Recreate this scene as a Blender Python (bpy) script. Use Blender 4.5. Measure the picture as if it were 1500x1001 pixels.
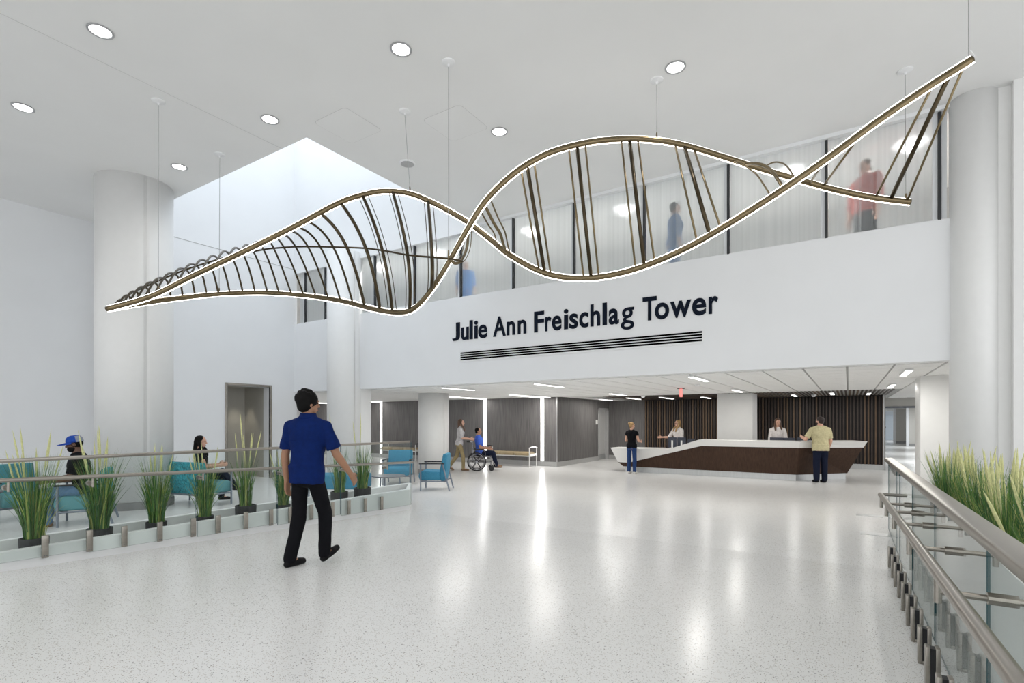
import bpy, bmesh, math, random
from mathutils import Vector, Matrix, noise
random.seed(7)
for o in list(bpy.data.objects): bpy.data.objects.remove(o)
COL = bpy.context.scene.collection
SC = bpy.context.scene
PI = math.pi
# ------------------------------------------------------------------ camera, sky, exposure
FPX, HZ, EYE = 766.0, 617.0, 1.62
TH = math.atan2(493, 766.0)
CT, ST = math.cos(TH), math.sin(TH)
cam = bpy.data.cameras.new('camera')
cam.sensor_width = 36; cam.lens = FPX / 1500 * 36
cam.shift_y = (HZ - 500.5) / 1500
cam.clip_start = .05; cam.clip_end = 200
camo = bpy.data.objects.new('camera', cam); COL.objects.link(camo)
camo.location = (0, 0, EYE); camo.rotation_euler = (PI / 2, 0, TH)
SC.camera = camo
vs = SC.view_settings
vs.view_transform = 'Standard'; vs.look = 'None'; vs.gamma = 1; vs.use_curve_mapping = False
vs.exposure = 0.27
wd = bpy.data.worlds.new('daylight'); SC.world = wd; wd.use_nodes = True
bg = wd.node_tree.nodes['Background']
bg.inputs[0].default_value = (.965, .98, 1.0, 1); bg.inputs[1].default_value = 1.5
sky = bpy.data.lights.new('skylight_daylight', 'AREA'); sky.shape = 'RECTANGLE'; sky.size, sky.size_y = 6.3, 4.0
sky.energy = 88; sky.color = (.72, .86, 1.0)
skyo = bpy.data.objects.new('skylight_daylight', sky); COL.objects.link(skyo); skyo.location = (-10.55, 7.4, 11.1)
SC.cycles.use_denoising = True
SC.cycles.max_bounces = 8; SC.cycles.diffuse_bounces = 5; SC.cycles.glossy_bounces = 4
SC.cycles.transparent_max_bounces = 16; SC.cycles.transmission_bounces = 6
SC.cycles.sample_clamp_indirect = 6

def W(px, py, d):            # a point at distance d in front of the photograph's viewpoint
    xc = (px - 750) / FPX * d
    return Vector((xc * CT - d * ST, xc * ST + d * CT, EYE + (HZ - py) / FPX * d))
def Zp(px, py, z=0): return W(px, py, (z - EYE) * FPX / (HZ - py))
def XatY(px, Y):
    a = (px - 750) / FPX; d = Y / (a * ST + CT); return d * (a * CT - ST)
def YatX(px, X):
    a = (px - 750) / FPX; d = X / (a * CT - ST); return d * (a * ST + CT)
RAMP0, SLOPE = 7.0, .035
def ramp_z(y): return max(0.0, (RAMP0 - y) * SLOPE)

# ------------------------------------------------------------------ materials
MATS = {}
def mat(name, col, rough=.5, metal=0, emit=None, es=1.0, spec=.5, var=0, vscale=(8, 8, 8), bump=0, bscale=60, coat=0):
    if name in MATS: return MATS[name]
    m = bpy.data.materials.new(name); m.use_nodes = True
    nt = m.node_tree; b = nt.nodes['Principled BSDF']
    b.inputs['Base Color'].default_value = (*col, 1)
    b.inputs['Roughness'].default_value = rough; b.inputs['Metallic'].default_value = metal
    b.inputs['Specular IOR Level'].default_value = spec
    b.inputs['Coat Weight'].default_value = coat; b.inputs['Coat Roughness'].default_value = .08
    if emit:
        b.inputs['Emission Color'].default_value = (*emit, 1); b.inputs['Emission Strength'].default_value = es
    tc = nt.nodes.new('ShaderNodeTexCoord')
    mp = nt.nodes.new('ShaderNodeMapping'); mp.inputs['Scale'].default_value = vscale
    nt.links.new(tc.outputs['Object'], mp.inputs[0])
    n = nt.nodes.new('ShaderNodeTexNoise'); n.inputs['Scale'].default_value = 1; n.inputs['Detail'].default_value = 5
    nt.links.new(mp.outputs[0], n.inputs[0])
    if var:
        cr = nt.nodes.new('ShaderNodeValToRGB')
        cr.color_ramp.elements[0].position = .3; cr.color_ramp.elements[1].position = .7
        cr.color_ramp.elements[0].color = (*[c * (1 - var) for c in col], 1)
        cr.color_ramp.elements[1].color = (*[min(1, c * (1 + var)) for c in col], 1)
        nt.links.new(n.outputs[0], cr.inputs[0]); nt.links.new(cr.outputs[0], b.inputs['Base Color'])
    if bump:
        n2 = nt.nodes.new('ShaderNodeTexNoise'); n2.inputs['Scale'].default_value = bscale
        nt.links.new(tc.outputs['Object'], n2.inputs[0])
        bp = nt.nodes.new('ShaderNodeBump'); bp.inputs['Strength'].default_value = bump; bp.inputs['Distance'].default_value = .01
        nt.links.new(n2.outputs[0], bp.inputs['Height']); nt.links.new(bp.outputs[0], b.inputs['Normal'])
    MATS[name] = m; return m

def terrazzo():
    m = mat('terrazzo', (.76, .76, .75), .22, spec=.22)
    nt = m.node_tree; b = nt.nodes['Principled BSDF']; L = nt.links.new
    g = nt.nodes.new('ShaderNodeNewGeometry')
    cur = None
    base = nt.nodes.new('ShaderNodeTexNoise'); base.inputs['Scale'].default_value = 1.3; base.inputs['Detail'].default_value = 3
    L(g.outputs['Position'], base.inputs[0])
    cr = nt.nodes.new('ShaderNodeValToRGB')
    cr.color_ramp.elements[0].color = (.735, .735, .725, 1); cr.color_ramp.elements[1].color = (.80, .80, .795, 1)
    L(base.outputs[0], cr.inputs[0]); cur = cr.outputs[0]
    for sc, dist, lo, cols in ((120, .36, .62, [(.30, .27, .24), (.55, .50, .45), (.42, .41, .40)]), (60, .26, .80, [(.12, .11, .10), (.36, .31, .26), (.25, .25, .25)])):
        v = nt.nodes.new('ShaderNodeTexVoronoi'); v.inputs['Scale'].default_value = sc; L(g.outputs['Position'], v.inputs['Vector'])
        sep = nt.nodes.new('ShaderNodeSeparateColor'); L(v.outputs['Color'], sep.inputs[0])
        lt = nt.nodes.new('ShaderNodeMath'); lt.operation = 'LESS_THAN'; lt.inputs[1].default_value = dist; L(v.outputs['Distance'], lt.inputs[0])
        gt = nt.nodes.new('ShaderNodeMath'); gt.operation = 'GREATER_THAN'; gt.inputs[1].default_value = lo; L(sep.outputs[0], gt.inputs[0])
        mu = nt.nodes.new('ShaderNodeMath'); mu.operation = 'MULTIPLY'; L(lt.outputs[0], mu.inputs[0]); L(gt.outputs[0], mu.inputs[1])
        c2 = nt.nodes.new('ShaderNodeValToRGB'); c2.color_ramp.interpolation = 'CONSTANT'
        c2.color_ramp.elements[0].color = (*cols[0], 1); c2.color_ramp.elements[1].position = .35; c2.color_ramp.elements[1].color = (*cols[1], 1)
        e = c2.color_ramp.elements.new(.7); e.color = (*cols[2], 1)
        L(sep.outputs[1], c2.inputs[0])
        mx = nt.nodes.new('ShaderNodeMix'); mx.data_type = 'RGBA'
        L(mu.outputs[0], mx.inputs[0]); L(cur, mx.inputs[6]); L(c2.outputs[0], mx.inputs[7]); cur = mx.outputs[2]
    L(cur, b.inputs['Base Color'])
    return m
def clear_glass(name, tint, refl=.5):
    m = bpy.data.materials.new(name); m.use_nodes = True; nt = m.node_tree; nt.nodes.clear(); L = nt.links.new
    out = nt.nodes.new('ShaderNodeOutputMaterial'); mix = nt.nodes.new('ShaderNodeMixShader')
    tr = nt.nodes.new('ShaderNodeBsdfTransparent'); tr.inputs[0].default_value = (*tint, 1)
    gl = nt.nodes.new('ShaderNodeBsdfGlossy'); gl.inputs['Roughness'].default_value = .01
    fr = nt.nodes.new('ShaderNodeFresnel'); fr.inputs[0].default_value = 1.35
    mu = nt.nodes.new('ShaderNodeMath'); mu.operation = 'MULTIPLY'; mu.inputs[1].default_value = refl
    L(fr.outputs[0], mu.inputs[0]); L(mu.outputs[0], mix.inputs[0]); L(tr.outputs[0], mix.inputs[1]); L(gl.outputs[0], mix.inputs[2]); L(mix.outputs[0], out.inputs[0])
    MATS[name] = m; return m
def frosted():
    m = bpy.data.materials.new('frosted_film_glass'); m.use_nodes = True; nt = m.node_tree; nt.nodes.clear(); L = nt.links.new
    out = nt.nodes.new('ShaderNodeOutputMaterial'); mix = nt.nodes.new('ShaderNodeMixShader')
    rf = nt.nodes.new('ShaderNodeBsdfRefraction'); rf.inputs['IOR'].default_value = 1.08; rf.inputs['Roughness'].default_value = .52
    rf.inputs['Color'].default_value = (.93, .95, .96, 1)
    df = nt.nodes.new('ShaderNodeBsdfPrincipled'); df.inputs['Base Color'].default_value = (.66, .68, .68, 1); df.inputs['Roughness'].default_value = .25
    g = nt.nodes.new('ShaderNodeNewGeometry'); mp = nt.nodes.new('ShaderNodeMapping'); mp.inputs['Scale'].default_value = (22, 0, .12)
    L(g.outputs['Position'], mp.inputs[0])
    n = nt.nodes.new('ShaderNodeTexNoise'); n.inputs['Scale'].default_value = 1; n.inputs['Detail'].default_value = 6; L(mp.outputs[0], n.inputs[0])
    mr = nt.nodes.new('ShaderNodeMapRange'); mr.inputs[1].default_value = .35; mr.inputs[2].default_value = .7; mr.inputs[3].default_value = .12; mr.inputs[4].default_value = .38
    L(n.outputs[0], mr.inputs[0]); L(mr.outputs[0], mix.inputs[0]); L(rf.outputs[0], mix.inputs[1]); L(df.outputs[0], mix.inputs[2]); L(mix.outputs[0], out.inputs[0])
    MATS['frosted'] = m; return m
TERR = terrazzo(); GLASS = clear_glass('guard_glass', (.955, .978, .968)); FROST = frosted()
WHITE = mat('white_paint', (.80, .805, .81), .55, var=.015, vscale=(3, 3, 3))
WALLP = mat('wall_paint', (.80, .81, .82), .5, var=.01, vscale=(2, 2, 2))
CEILP = mat('ceiling_paint', (.83, .83, .82), .7, var=.015, vscale=(1, 1, 1))
COLP = mat('column_paint', (.80, .80, .79), .45, var=.01)
GLEDGE = mat('glass_edge', (.01, .075, .09), .15, var=.1)
STEEL = mat('brushed_steel', (.34, .315, .28), .32, 1, var=.06, vscale=(2, 2, 60))
STEELD = mat('dark_steel', (.16, .17, .20), .4, .8, var=.1)
STEELL = mat('satin_base_steel', (.52, .53, .53), .38, .75, var=.05, vscale=(30, 30, 2))
BLACK = mat('black_satin', (.012, .012, .014), .4, var=.1)
MULL = mat('mullion_black', (.02, .022, .025), .4, var=.1)
GREYF = mat('slate_frame', (.22, .25, .30), .4, .3, var=.06)
WALLG = mat('grey_wallcovering', (.130, .124, .122), .55, var=.28, vscale=(28, 28, 1.6), bump=.15, bscale=80)
WOODD = mat('desk_walnut', (.056, .031, .020), .5, spec=.2, var=.25, vscale=(40, 40, 2))
SLATA = mat('slat_dark_walnut', (.040, .026, .020), .5, var=.35, vscale=(20, 20, 3))
SLATB = mat('slat_brown_walnut', (.115, .070, .038), .5, var=.35, vscale=(20, 20, 3))
SLATK = mat('slat_backing', (.012, .010, .010), .7, var=.1)
SOLID = mat('white_solid_surface', (.78, .775, .76), .3, var=.01)
TILE = mat('acoustic_tile', (.86, .86, .85), .85, var=.05, vscale=(40, 40, 40), bump=.2, bscale=200)
GRID = mat('ceiling_grid', (.42, .42, .41), .6, var=.03)
LED = mat('led_strip', (1, 1, 1), .5, emit=(1, .97, .92), es=5)
LEDW = mat('wall_led', (1, 1, 1), .5, emit=(1, .985, .96), es=3.2)
PANEL = mat('ceiling_light_lens', (1, 1, 1), .5, emit=(1, .98, .94), es=3.5)
DLENS = mat('downlight_lens', (1, 1, 1), .5, emit=(1, .99, .97), es=4)
BRONZE = mat('champagne_bronze', (.20, .155, .09), .3, 1, var=.12, vscale=(5, 5, 5))
BRONZD = mat('dark_bronze', (.075, .058, .036), .34, 1, var=.12, vscale=(5, 5, 5))
CABLE = mat('cable_steel', (.42, .42, .42), .4, .6, var=.05)
LETTER = mat('letter_navy', (.009, .013, .024), .9, spec=.08, var=.1)
SOIL = mat('soil', (.06, .045, .03), .9, var=.4, vscale=(30, 30, 30), bump=.5)
POT = mat('planter_pot', (.022, .022, .024), .6, var=.15, bump=.1)
PLTAN = mat('bench_vinyl', (.36, .28, .16), .42, var=.06, bump=.05)
BASEB = mat('grey_baseboard', (.28, .28, .28), .5, var=.05)

# ------------------------------------------------------------------ mesh helpers
class MB:
    def __init__(s): s.v = []; s.f = []; s.m = []
    def add(s, vs, fs, mi=0):
        o = len(s.v); s.v += [tuple(v) for v in vs]
        for f in fs: s.f.append([i + o for i in f]); s.m.append(mi)
        return s
    def box(s, a, b, mi=0, M=None):
        x0, y0, z0 = a; x1, y1, z1 = b
        vs = [Vector(p) for p in ((x0, y0, z0), (x1, y0, z0), (x1, y1, z0), (x0, y1, z0), (x0, y0, z1), (x1, y0, z1), (x1, y1, z1), (x0, y1, z1))]
        if M: vs = [M @ v for v in vs]
        return s.add(vs, [(0, 3, 2, 1), (4, 5, 6, 7), (0, 1, 5, 4), (1, 2, 6, 5), (2, 3, 7, 6), (3, 0, 4, 7)], mi)
    def quad(s, a, b, c, d, mi=0): return s.add([a, b, c, d], [(0, 1, 2, 3)], mi)
    def prism(s, poly, off, mi=0):     # poly: list of 3D points, off: extrusion vector
        n = len(poly); off = Vector(off)
        vs = [Vector(p) for p in poly] + [Vector(p) + off for p in poly]
        fs = [tuple(range(n))[::-1], tuple(range(n, 2 * n))] + [(i, (i + 1) % n, n + (i + 1) % n, n + i) for i in range(n)]
        return s.add(vs, fs, mi)
    def rings(s, rings, cap=True, mi=0, closed=False):
        n = len(rings[0]); vs = [p for r in rings for p in r]; fs = []
        R = len(rings)
        for k in range(R if closed else R - 1):
            k2 = (k + 1) % R
            for i in range(n): fs.append((k * n + i, k * n + (i + 1) % n, k2 * n + (i + 1) % n, k2 * n + i))
        if cap and not closed: fs += [tuple(range(n))[::-1], tuple(range((R - 1) * n, R * n))]
        return s.add(vs, fs, mi)
    def tube(s, pts, r, n=8, mi=0, closed=False):
        pts = [Vector(p) for p in pts]; N = len(pts); rr = r if isinstance(r, (list, tuple)) else [r] * N
        rings = []; up = None
        for i, p in enumerate(pts):
            if closed: t = pts[(i + 1) % N] - pts[i - 1]
            else: t = pts[min(i + 1, N - 1)] - pts[max(i - 1, 0)]
            if t.length < 1e-9: t = Vector((0, 0, 1))
            t.normalize()
            if up is None: up = Vector((0, 0, 1)) if abs(t.z) < .95 else Vector((1, 0, 0))
            a = t.cross(up)
            if a.length < 1e-6: a = t.orthogonal()
            a.normalize(); b = a.cross(t); up = b
            rings.append([p + (a * math.cos(2 * PI * k / n) + b * math.sin(2 * PI * k / n)) * rr[i] for k in range(n)])
        return s.rings(rings, True, mi, closed)
    def cyl(s, c, r, h, n=24, mi=0, r2=None):
        r2 = r if r2 is None else r2; c = Vector(c)
        return s.rings([[c + Vector((math.cos(2 * PI * k / n) * q, math.sin(2 * PI * k / n) * q, z)) for k in range(n)] for q, z in ((r, 0), (r2, h))], True, mi)
    def lathe(s, c, prof, n=24, mi=0):
        c = Vector(c)
        return s.rings([[c + Vector((math.cos(2 * PI * k / n) * q, math.sin(2 * PI * k / n) * q, z)) for k in range(n)] for q, z in prof], True, mi)
    def ell(s, c, r, n=12, M=None, mi=0):
        c = Vector(c); rings = []
        for i in range(1, n // 2 * 1 + 1):
            a = PI * (i - .5) / (n // 2); rings.append([Vector((r[0] * math.sin(a) * math.cos(2 * PI * k / n), r[1] * math.sin(a) * math.sin(2 * PI * k / n), -r[2] * math.cos(a))) for k in range(n)])
        rings = [[(M @ p if M else p) + c for p in q] for q in rings]
        return s.rings(rings, True, mi)
    def cone(s, a, ra, b, rb, n=12, flat=False, mi=0):     # a limb: tapered, with round or flat ends
        a = Vector(a); b = Vector(b); t = (b - a)
        if t.length < 1e-6: return s
        t.normalize(); u = t.orthogonal().normalized(); w = t.cross(u); rings = []
        st = [(a, ra, 0)] + [(b, rb, 0)]
        if flat: seq = [(a, ra), (b, rb)]
        else: seq = [(a - t * ra * math.cos(x), ra * math.sin(x)) for x in (.25, .65, 1.1)] + [(a, ra), (b, rb)] + [(b + t * rb * math.cos(x), rb * math.sin(x)) for x in (1.1, .65, .25)]
        for p, r in seq: rings.append([p + (u * math.cos(2 * PI * k / n) + w * math.sin(2 * PI * k / n)) * r for k in range(n)])
        return s.rings(rings, True, mi)
    def mesh(s, name, mats, smooth=False):
        me = bpy.data.meshes.new(name); me.from_pydata(s.v, [], s.f)
        for m in (mats if isinstance(mats, (list, tuple)) else [mats]): me.materials.append(m)
        me.polygons.foreach_set('material_index', s.m)
        if smooth: me.polygons.foreach_set('use_smooth', [True] * len(me.polygons))
        me.update(); return me
    def build(s, name, mats, parent=None, smooth=False, bevel=0, seg=2, recalc=True):
        me = s.mesh(name, mats, smooth)
        if recalc:
            b = bmesh.new(); b.from_mesh(me); bmesh.ops.recalc_face_normals(b, faces=b.faces); b.to_mesh(me); b.free()
        o = link(name, me, parent)
        if bevel:
            md = o.modifiers.new('bevel', 'BEVEL'); md.width = bevel; md.segments = seg; md.limit_method = 'ANGLE'; md.angle_limit = math.radians(40)
            if seg > 1: me.polygons.foreach_set('use_smooth', [True] * len(me.polygons))
        return o
def link(name, me, parent=None):
    o = bpy.data.objects.new(name, me); COL.objects.link(o)
    if parent: o.parent = parent
    return o
def tag(o, label, cat, group=None):
    o['label'] = label; o['category'] = cat
    if group: o['group'] = group
    return o
def thing(name, label, cat, loc=(0, 0, 0), rz=0, group=None):
    o = bpy.data.objects.new(name, None); COL.objects.link(o); o.empty_display_size = .1
    o.location = loc; o.rotation_euler = (0, 0, rz); return tag(o, label, cat, group)
def struct(o): o['kind'] = 'structure'; return o
def sroot(name):
    o = bpy.data.objects.new(name, None); COL.objects.link(o); o.empty_display_size = .1; return struct(o)
def children(o): return [c for c in bpy.data.objects if c.parent == o]
def copy_tree(o, parent=None):
    c = o.copy(); COL.objects.link(c); c.parent = parent
    for ch in children(o): copy_tree(ch, c)
    return c
def catmull(pts, per=8):
    pts = [Vector(p) for p in pts]; out = []
    for i in range(len(pts) - 1):
        p0 = pts[max(i - 1, 0)]; p1 = pts[i]; p2 = pts[i + 1]; p3 = pts[min(i + 2, len(pts) - 1)]
        for k in range(per):
            t = k / per
            out.append(.5 * ((2 * p1) + (p2 - p0) * t + (2 * p0 - 5 * p1 + 4 * p2 - p3) * t * t + (3 * p1 - p0 - 3 * p2 + p3) * t ** 3))
    return out + [pts[-1]]
def lamp(name, kind, loc, power, color=(1, 1, 1), size=(1, 1), rot=(0, 0, 0), spot=None, parent=None, blend=.6):
    l = bpy.data.lights.new(name, kind); l.energy = power; l.color = color
    if kind == 'AREA': l.shape = 'RECTANGLE'; l.size, l.size_y = size
    if kind == 'SPOT': l.spot_size = spot; l.spot_blend = blend; l.shadow_soft_size = .08
    o = bpy.data.objects.new(name, l); COL.objects.link(o); o.location = loc; o.rotation_euler = rot
    if parent: o.parent = parent
    return o
# ================================================================== THE SETTING
YF, ZC, ZL = 9.57, 6.12, 2.48          # fascia plane, lobby ceiling, low ceiling
ZS = 4.49                              # sill of the upper windows
XW, XW2 = -13.87, -14.4                # left wall planes
SKX, SKY = -7.23, 5.21                 # corner of the skylight opening
XR = 9.0; YB = -9.0
# floor: level lobby, level seating area, gentle ramp towards the entrance
b = MB()
b.quad((-24, RAMP0, 0), (XR, RAMP0, 0), (XR, 56, 0), (-24, 56, 0))
b.quad((-24, YB, 0), (-6.9, YB, 0), (-6.9, RAMP0, 0), (-24, RAMP0, 0))
b.build('floor', TERR, recalc=False)['kind'] = 'structure'
b = MB(); b.quad((-6.9, YB, ramp_z(YB)), (.42, YB, ramp_z(YB)), (.42, RAMP0, 0), (-6.9, RAMP0, 0))
b.quad((.42, YB, ramp_z(YB)), (XR, YB, ramp_z(YB)), (XR, RAMP0, 0), (.42, RAMP0, 0))
b.build('floor_ramp', TERR, recalc=False)['kind'] = 'structure'
# upper ceiling with the skylight opening, shaft walls above
b = MB(); T = .25
b.box((XW2 - .5, YB, ZC), (XR, SKY, ZC + T)); b.box((SKX, SKY, ZC), (XR, YF + .12, ZC + T))
cl = struct(b.build('ceiling', CEILP))
b = MB(); tr = .012
b.box((XW2, 4.47, ZC - .002), (SKX - .0, 4.47 + .0, ZC)) if False else None
struct(b.box((-7.87, -4, ZC - .003), (-7.861, SKY, ZC + .01)).build('trim_3', mat('ceiling_joint', (.62, .62, .61), .7, var=.02)))
ZT = 11.2
b = MB(); b.box((SKX, SKY - .2, ZC + T), (SKX + .2, YF + .2, ZT)); b.box((XW - .2, SKY - .2, ZC + T), (SKX + .2, SKY, ZT))
struct(b.build('wall_skylight', WALLP))
# left walls
DY0, DY1, DZ = 7.58, 8.79, 2.58
b = MB()
b.box((XW2 - .25, YB, 0), (XW2, 4.93, ZC + T)); b.box((XW2 - .25, 4.93, 0), (XW, 5.1, ZC + T))
b.box((XW - .3, 5.1, 0), (XW, DY0, ZT)); b.box((XW - .3, DY1, 0), (XW, YF + .1, ZT)); b.box((XW - .3, DY0, DZ), (XW, DY1, ZT))
wl = struct(b.build('wall_left', WALLP))
struct(MB().box((XW - .002, 5.1, ZC - .004), (XW + .006, YF, ZC + .01)).build('trim_1', GRID))
struct(MB().box((XW - .004, 4.915, 0), (XW + .02, 4.945, ZC)).build('trim_2', mat('corner_guard', (.80, .81, .83), .3, var=.01)))
b = MB(); b.box((XW2, YB, 0), (XW2 + .015, 4.93, .15)); b.box((XW, 5.1, 0), (XW + .015, DY0 - .06, .15)); b.box((XW, DY1 + .06, 0), (XW + .015, YF, .15))
struct(b.build('baseboard_left', BASEB))
# recessed niche behind the left opening
nm = mat('niche_paint', (.47, .45, .40), .6, var=.02)
b = MB(); nx = XW - 1.25
b.box((nx - .1, DY0 - 1.2, 0), (nx, DY1 + .1, DZ + .1)); b.box((nx, DY0 - 1.3, 0), (XW - .3, DY0 - 1.2, DZ + .1)); b.box((nx, DY1 + .0, 0), (XW - .3, DY1 + .1, DZ + .1)); b.box((nx, DY0 - 1.2, DZ + .02), (XW - .3, DY1 + .8, DZ + .12))
struct(b.build('wall_niche', nm))
d = sroot('door_1')
b = MB(); b.box((XW - .04, DY0 - .06, 0), (XW + .03, DY0, DZ + .06)); b.box((XW - .04, DY1, 0), (XW + .03, DY1 + .06, DZ + .06)); b.box((XW - .04, DY0, DZ), (XW + .03, DY1, DZ + .06))
b.build('door_frame', STEEL, d, bevel=.006)
lamp('niche_downlight', 'SPOT', (nx + .32, DY1 - .32, DZ - .02), 22, (1, .93, .78), spot=.95, blend=.35)
# fascia wall (bulkhead) over the low lobby, parapet of the upper gallery
fa = struct(MB().box((XW - 9, YF, ZL), (1.25, YF + .25, ZS)).build('wall_fascia', WALLP))
struct(MB().box((XW - .3, YF - .0, ZC - .14), (SKX, YF + .25, ZT)).box((SKX, YF, ZC - .06), (1.25, YF + .2, ZC + T)).build('wall_header', WALLP))
# upper gallery behind the frosted windows
b = MB(); b.box((XW - 1, YF + .25, 3.98), (3, 13.2, 4.1)); struct(b.build('floor_gallery', TERR))
b = MB(); b.box((XW - 1, 13.0, 4.1), (3, 13.2, ZC + T)); b.box((XW - 1.2, YF + .2, 4.1), (XW - 1, 13.2, ZC + T)); b.box((3, YF + .2, 4.1), (3.2, 13.2, ZC + T))
struct(b.build('wall_gallery', mat('gallery_paint', (.60, .60, .59), .6, var=.03)))
struct(MB().box((XW - 1, YF + .2, ZC), (3, 13.2, ZC + .12)).build('ceiling_gallery', CEILP))
# windows
mull = [XW + .12] + [XatY(p, YF) for p in (443.7, 473)] + [-11.7]
mull2 = [-11.2] + [XatY(p, YF) for p in (545.7, 604, 671.8, 749, 838.3, 941.7, 1065.5, 1210, 1377)] + [1.2]
wn = 0
for ms in (mull, mull2):
    for i in range(len(ms) - 1):
        wn += 1; w = sroot('window_%d' % wn)
        x0, x1 = ms[i], ms[i + 1]
        MB().box((x0 + .03, YF + .10, ZS), (x1 - .03, YF + .112, ZC - .02)).build('pane', FROST, w)
        if x1 < 1.15: MB().box((x1 - .018, YF + .055, ZS), (x1 + .022, YF + .13, ZC - .02)).build('mullion', MULL, w)
        MB().box((x1 - .075, YF + .09, ZS), (x1 - .018, YF + .135, ZC - .02)).build('mullion_cover', mat('mullion_white', (.7, .72, .74), .35, .2, var=.02), w)
        MB().box((x0, YF + .06, ZS - .005), (x1, YF + .16, ZS + .03)).build('sill', WHITE, w)
# columns
def column(x, y, r, z0, z1, seams, name='column'):
    b = MB(); n = 64; rings = []
    sx = [math.radians(a) for a in seams]
    prof = []
    angs = sorted([2 * PI * k / n for k in range(n)] + [a + o for a in sx for o in (-.035, -.018, .018, .035)])
    for z in (z0, z1):
        rings.append([Vector((x + (r - (.012 if any(abs(((a - q + PI) % (2 * PI)) - PI) < .02 for q in sx) else 0)) * math.cos(a), y + (r - (.012 if any(abs(((a - q + PI) % (2 * PI)) - PI) < .02 for q in sx) else 0)) * math.sin(a), z)) for a in angs])
    b.rings(rings)
    o = struct(b.build(name, COLP))
    me = o.data; me.polygons.foreach_set('use_smooth', [len(p.vertices) == 4 for p in me.polygons])
    rb = MB(); n = 48
    rb.rings([[Vector((x + q * math.cos(2 * PI * k / n), y + q * math.sin(2 * PI * k / n), z)) for k in range(n)] for q, z in ((r + .012, 0), (r + .012, .14), (r, .145))], False)
    rb.build('column_base', BASEB, o, smooth=False)
    return o
column(-11.45, 4.50, .62, 0, ZC, (-5, -125))
column(-11.42, 9.42, .46, 0, ZC, (-20, -110))
column(-10.85, 12.35, .47, 0, ZL, (-100, -10))
column(XatY(1426, 9.62), 9.62, .265, 0, ZC, (-20, -150))
struct(MB().box((-11.5, 9.6, 0), (-11.0, 9.95, ZL)).build('column', COLP))
struct(MB().box((1.14, 12.5, 0), (2.1, 13.4, ZL)).build('column', COLP, bevel=.01))
o = struct(MB().box((-3.5, 17.45, 0), (-2.47, 18.4, ZL)).build('column', COLP, bevel=.01))
b = MB(); b.box((1.68, 9.5, 0), (1.9, 9.9, ZC)); b.box((1.83, 9.38, 0), (XR, 9.9, ZC))
struct(b.build('wall_right', COLP))
struct(MB().box((2.1, 9.8, 0), (2.3, 13, ZL)).build('wall_right_return', COLP))
# low lobby: walls
X1 = -8.66; Y1 = 16.4; Y2 = 21.1; XS0, XS1 = -7.07, .93
b = MB(); b.box((-23, Y1, 0), (X1, Y1 + .2, ZL)); struct(b.build('wall_back_alcove', WALLG))
b = MB(); b.box((X1 - .2, Y1 + .2, 0), (X1, 20.0, ZL)); b.box((X1 - .2, 20.0, 2.14), (X1, Y2, ZL)); struct(b.build('wall_return', WALLG))
b = MB(); b.box((X1 - .2, Y2, 0), (XS0, Y2 + .2, ZL)); struct(b.build('wall_back', WALLG))
struct(MB().box((X1 - .03, Y1 - .008, 0), (X1 + .006, Y1 + .03, ZL)).build('trim_4', mat('aluminium_trim', (.5, .5, .5), .35, .8, var=.03)))
b = MB(); b.box((-23, Y1 - .015, 0), (X1, Y1, .17)); b.box((X1, Y1 - .015, 0), (X1 + .015, 20.0, .17)); b.box((X1, Y2 - .015, 0), (XS0, Y2, .17))
struct(b.build('baseboard_back', mat('light_grey_base', (.38, .38, .375), .4, var=.04)))
d = sroot('door_2')      # recessed light grey door on the return wall
lg = mat('light_grey_door', (.52, .52, .51), .45, var=.02)
MB().box((X1 - .20, 20.0, 0), (X1 - .12, Y2, 2.14)).build('door_leaf', lg, d)
b = MB(); b.box((X1 - .12, Y2 - .12, 0), (X1 + .02, Y2, 2.16)); b.box((X1 - .12, 20.0, 0), (X1 + .02, 20.06, 2.16)); b.box((X1 - .12, 20.0, 2.08), (X1 + .02, Y2, 2.16)); b.build('door_frame', mat('grey_frame', (.42, .42, .42), .4, var=.02), d)
MB().box((X1 - .12, 20.12, .0), (X1 - .105, Y2 - .12, .22)).build('kick_plate', STEELL, d)
tag(MB().box((X1, 19.76, 1.48), (X1 + .02, 19.92, 1.66)).build('door_sign', mat('sign_plate', (.75, .75, .73), .4, var=.02)), 'small pale plate on the grey wall beside the recessed door', 'sign')
b = MB(); b.box((-23.2, YF, 0), (-23, Y1, ZL)); struct(b.build('wall_far_left', WALLP))
# slatted wood feature wall and soffit
ws = struct(MB().box((XS0, Y2 + .05, 0), (XS1 + .06, Y2 + .2, ZL)).build('wall_slatted', SLATK))
mW = MB().box((-.021, 0, .17), (.021, .05, ZL - .03)); mC = MB().box((-.026, 17.5, 0), (.026, Y2, .05))
wmesh = [mW.mesh('slat', SLATA), mW.mesh('slat', SLATB)]; cmesh = [mC.mesh('slat', SLATA), mC.mesh('slat', SLATB)]
cs = struct(MB().box((XS0 - .35, 17.5, ZL + .06), (XS1 + .12, Y2 + .05, ZL + .09)).build('ceiling_slatted', SLATK))
N = int((XS1 - XS0) / .1)
for i in range(N + 1):
    x = XS0 + .03 + i * .1
    o = link('slat', wmesh[1 if random.random() < .42 else 0], ws); o.location = (x, Y2, 0)
for i in range(N + 5):
    x = XS0 - .3 + i * .1
    o = link('slat', cmesh[1 if random.random() < .15 else 0], cs); o.location = (x, 0, ZL)
b = MB(); b.box((XS0, Y2 - .02, 0), (XS1 + .06, Y2 + .05, .17)); struct(b.build('baseboard_slatted', STEELL))
struct(MB().box((XS1 + .02, Y2 - .03, 0), (XS1 + .06, Y2 + .2, ZL)).build('trim_5', STEELL))
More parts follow.
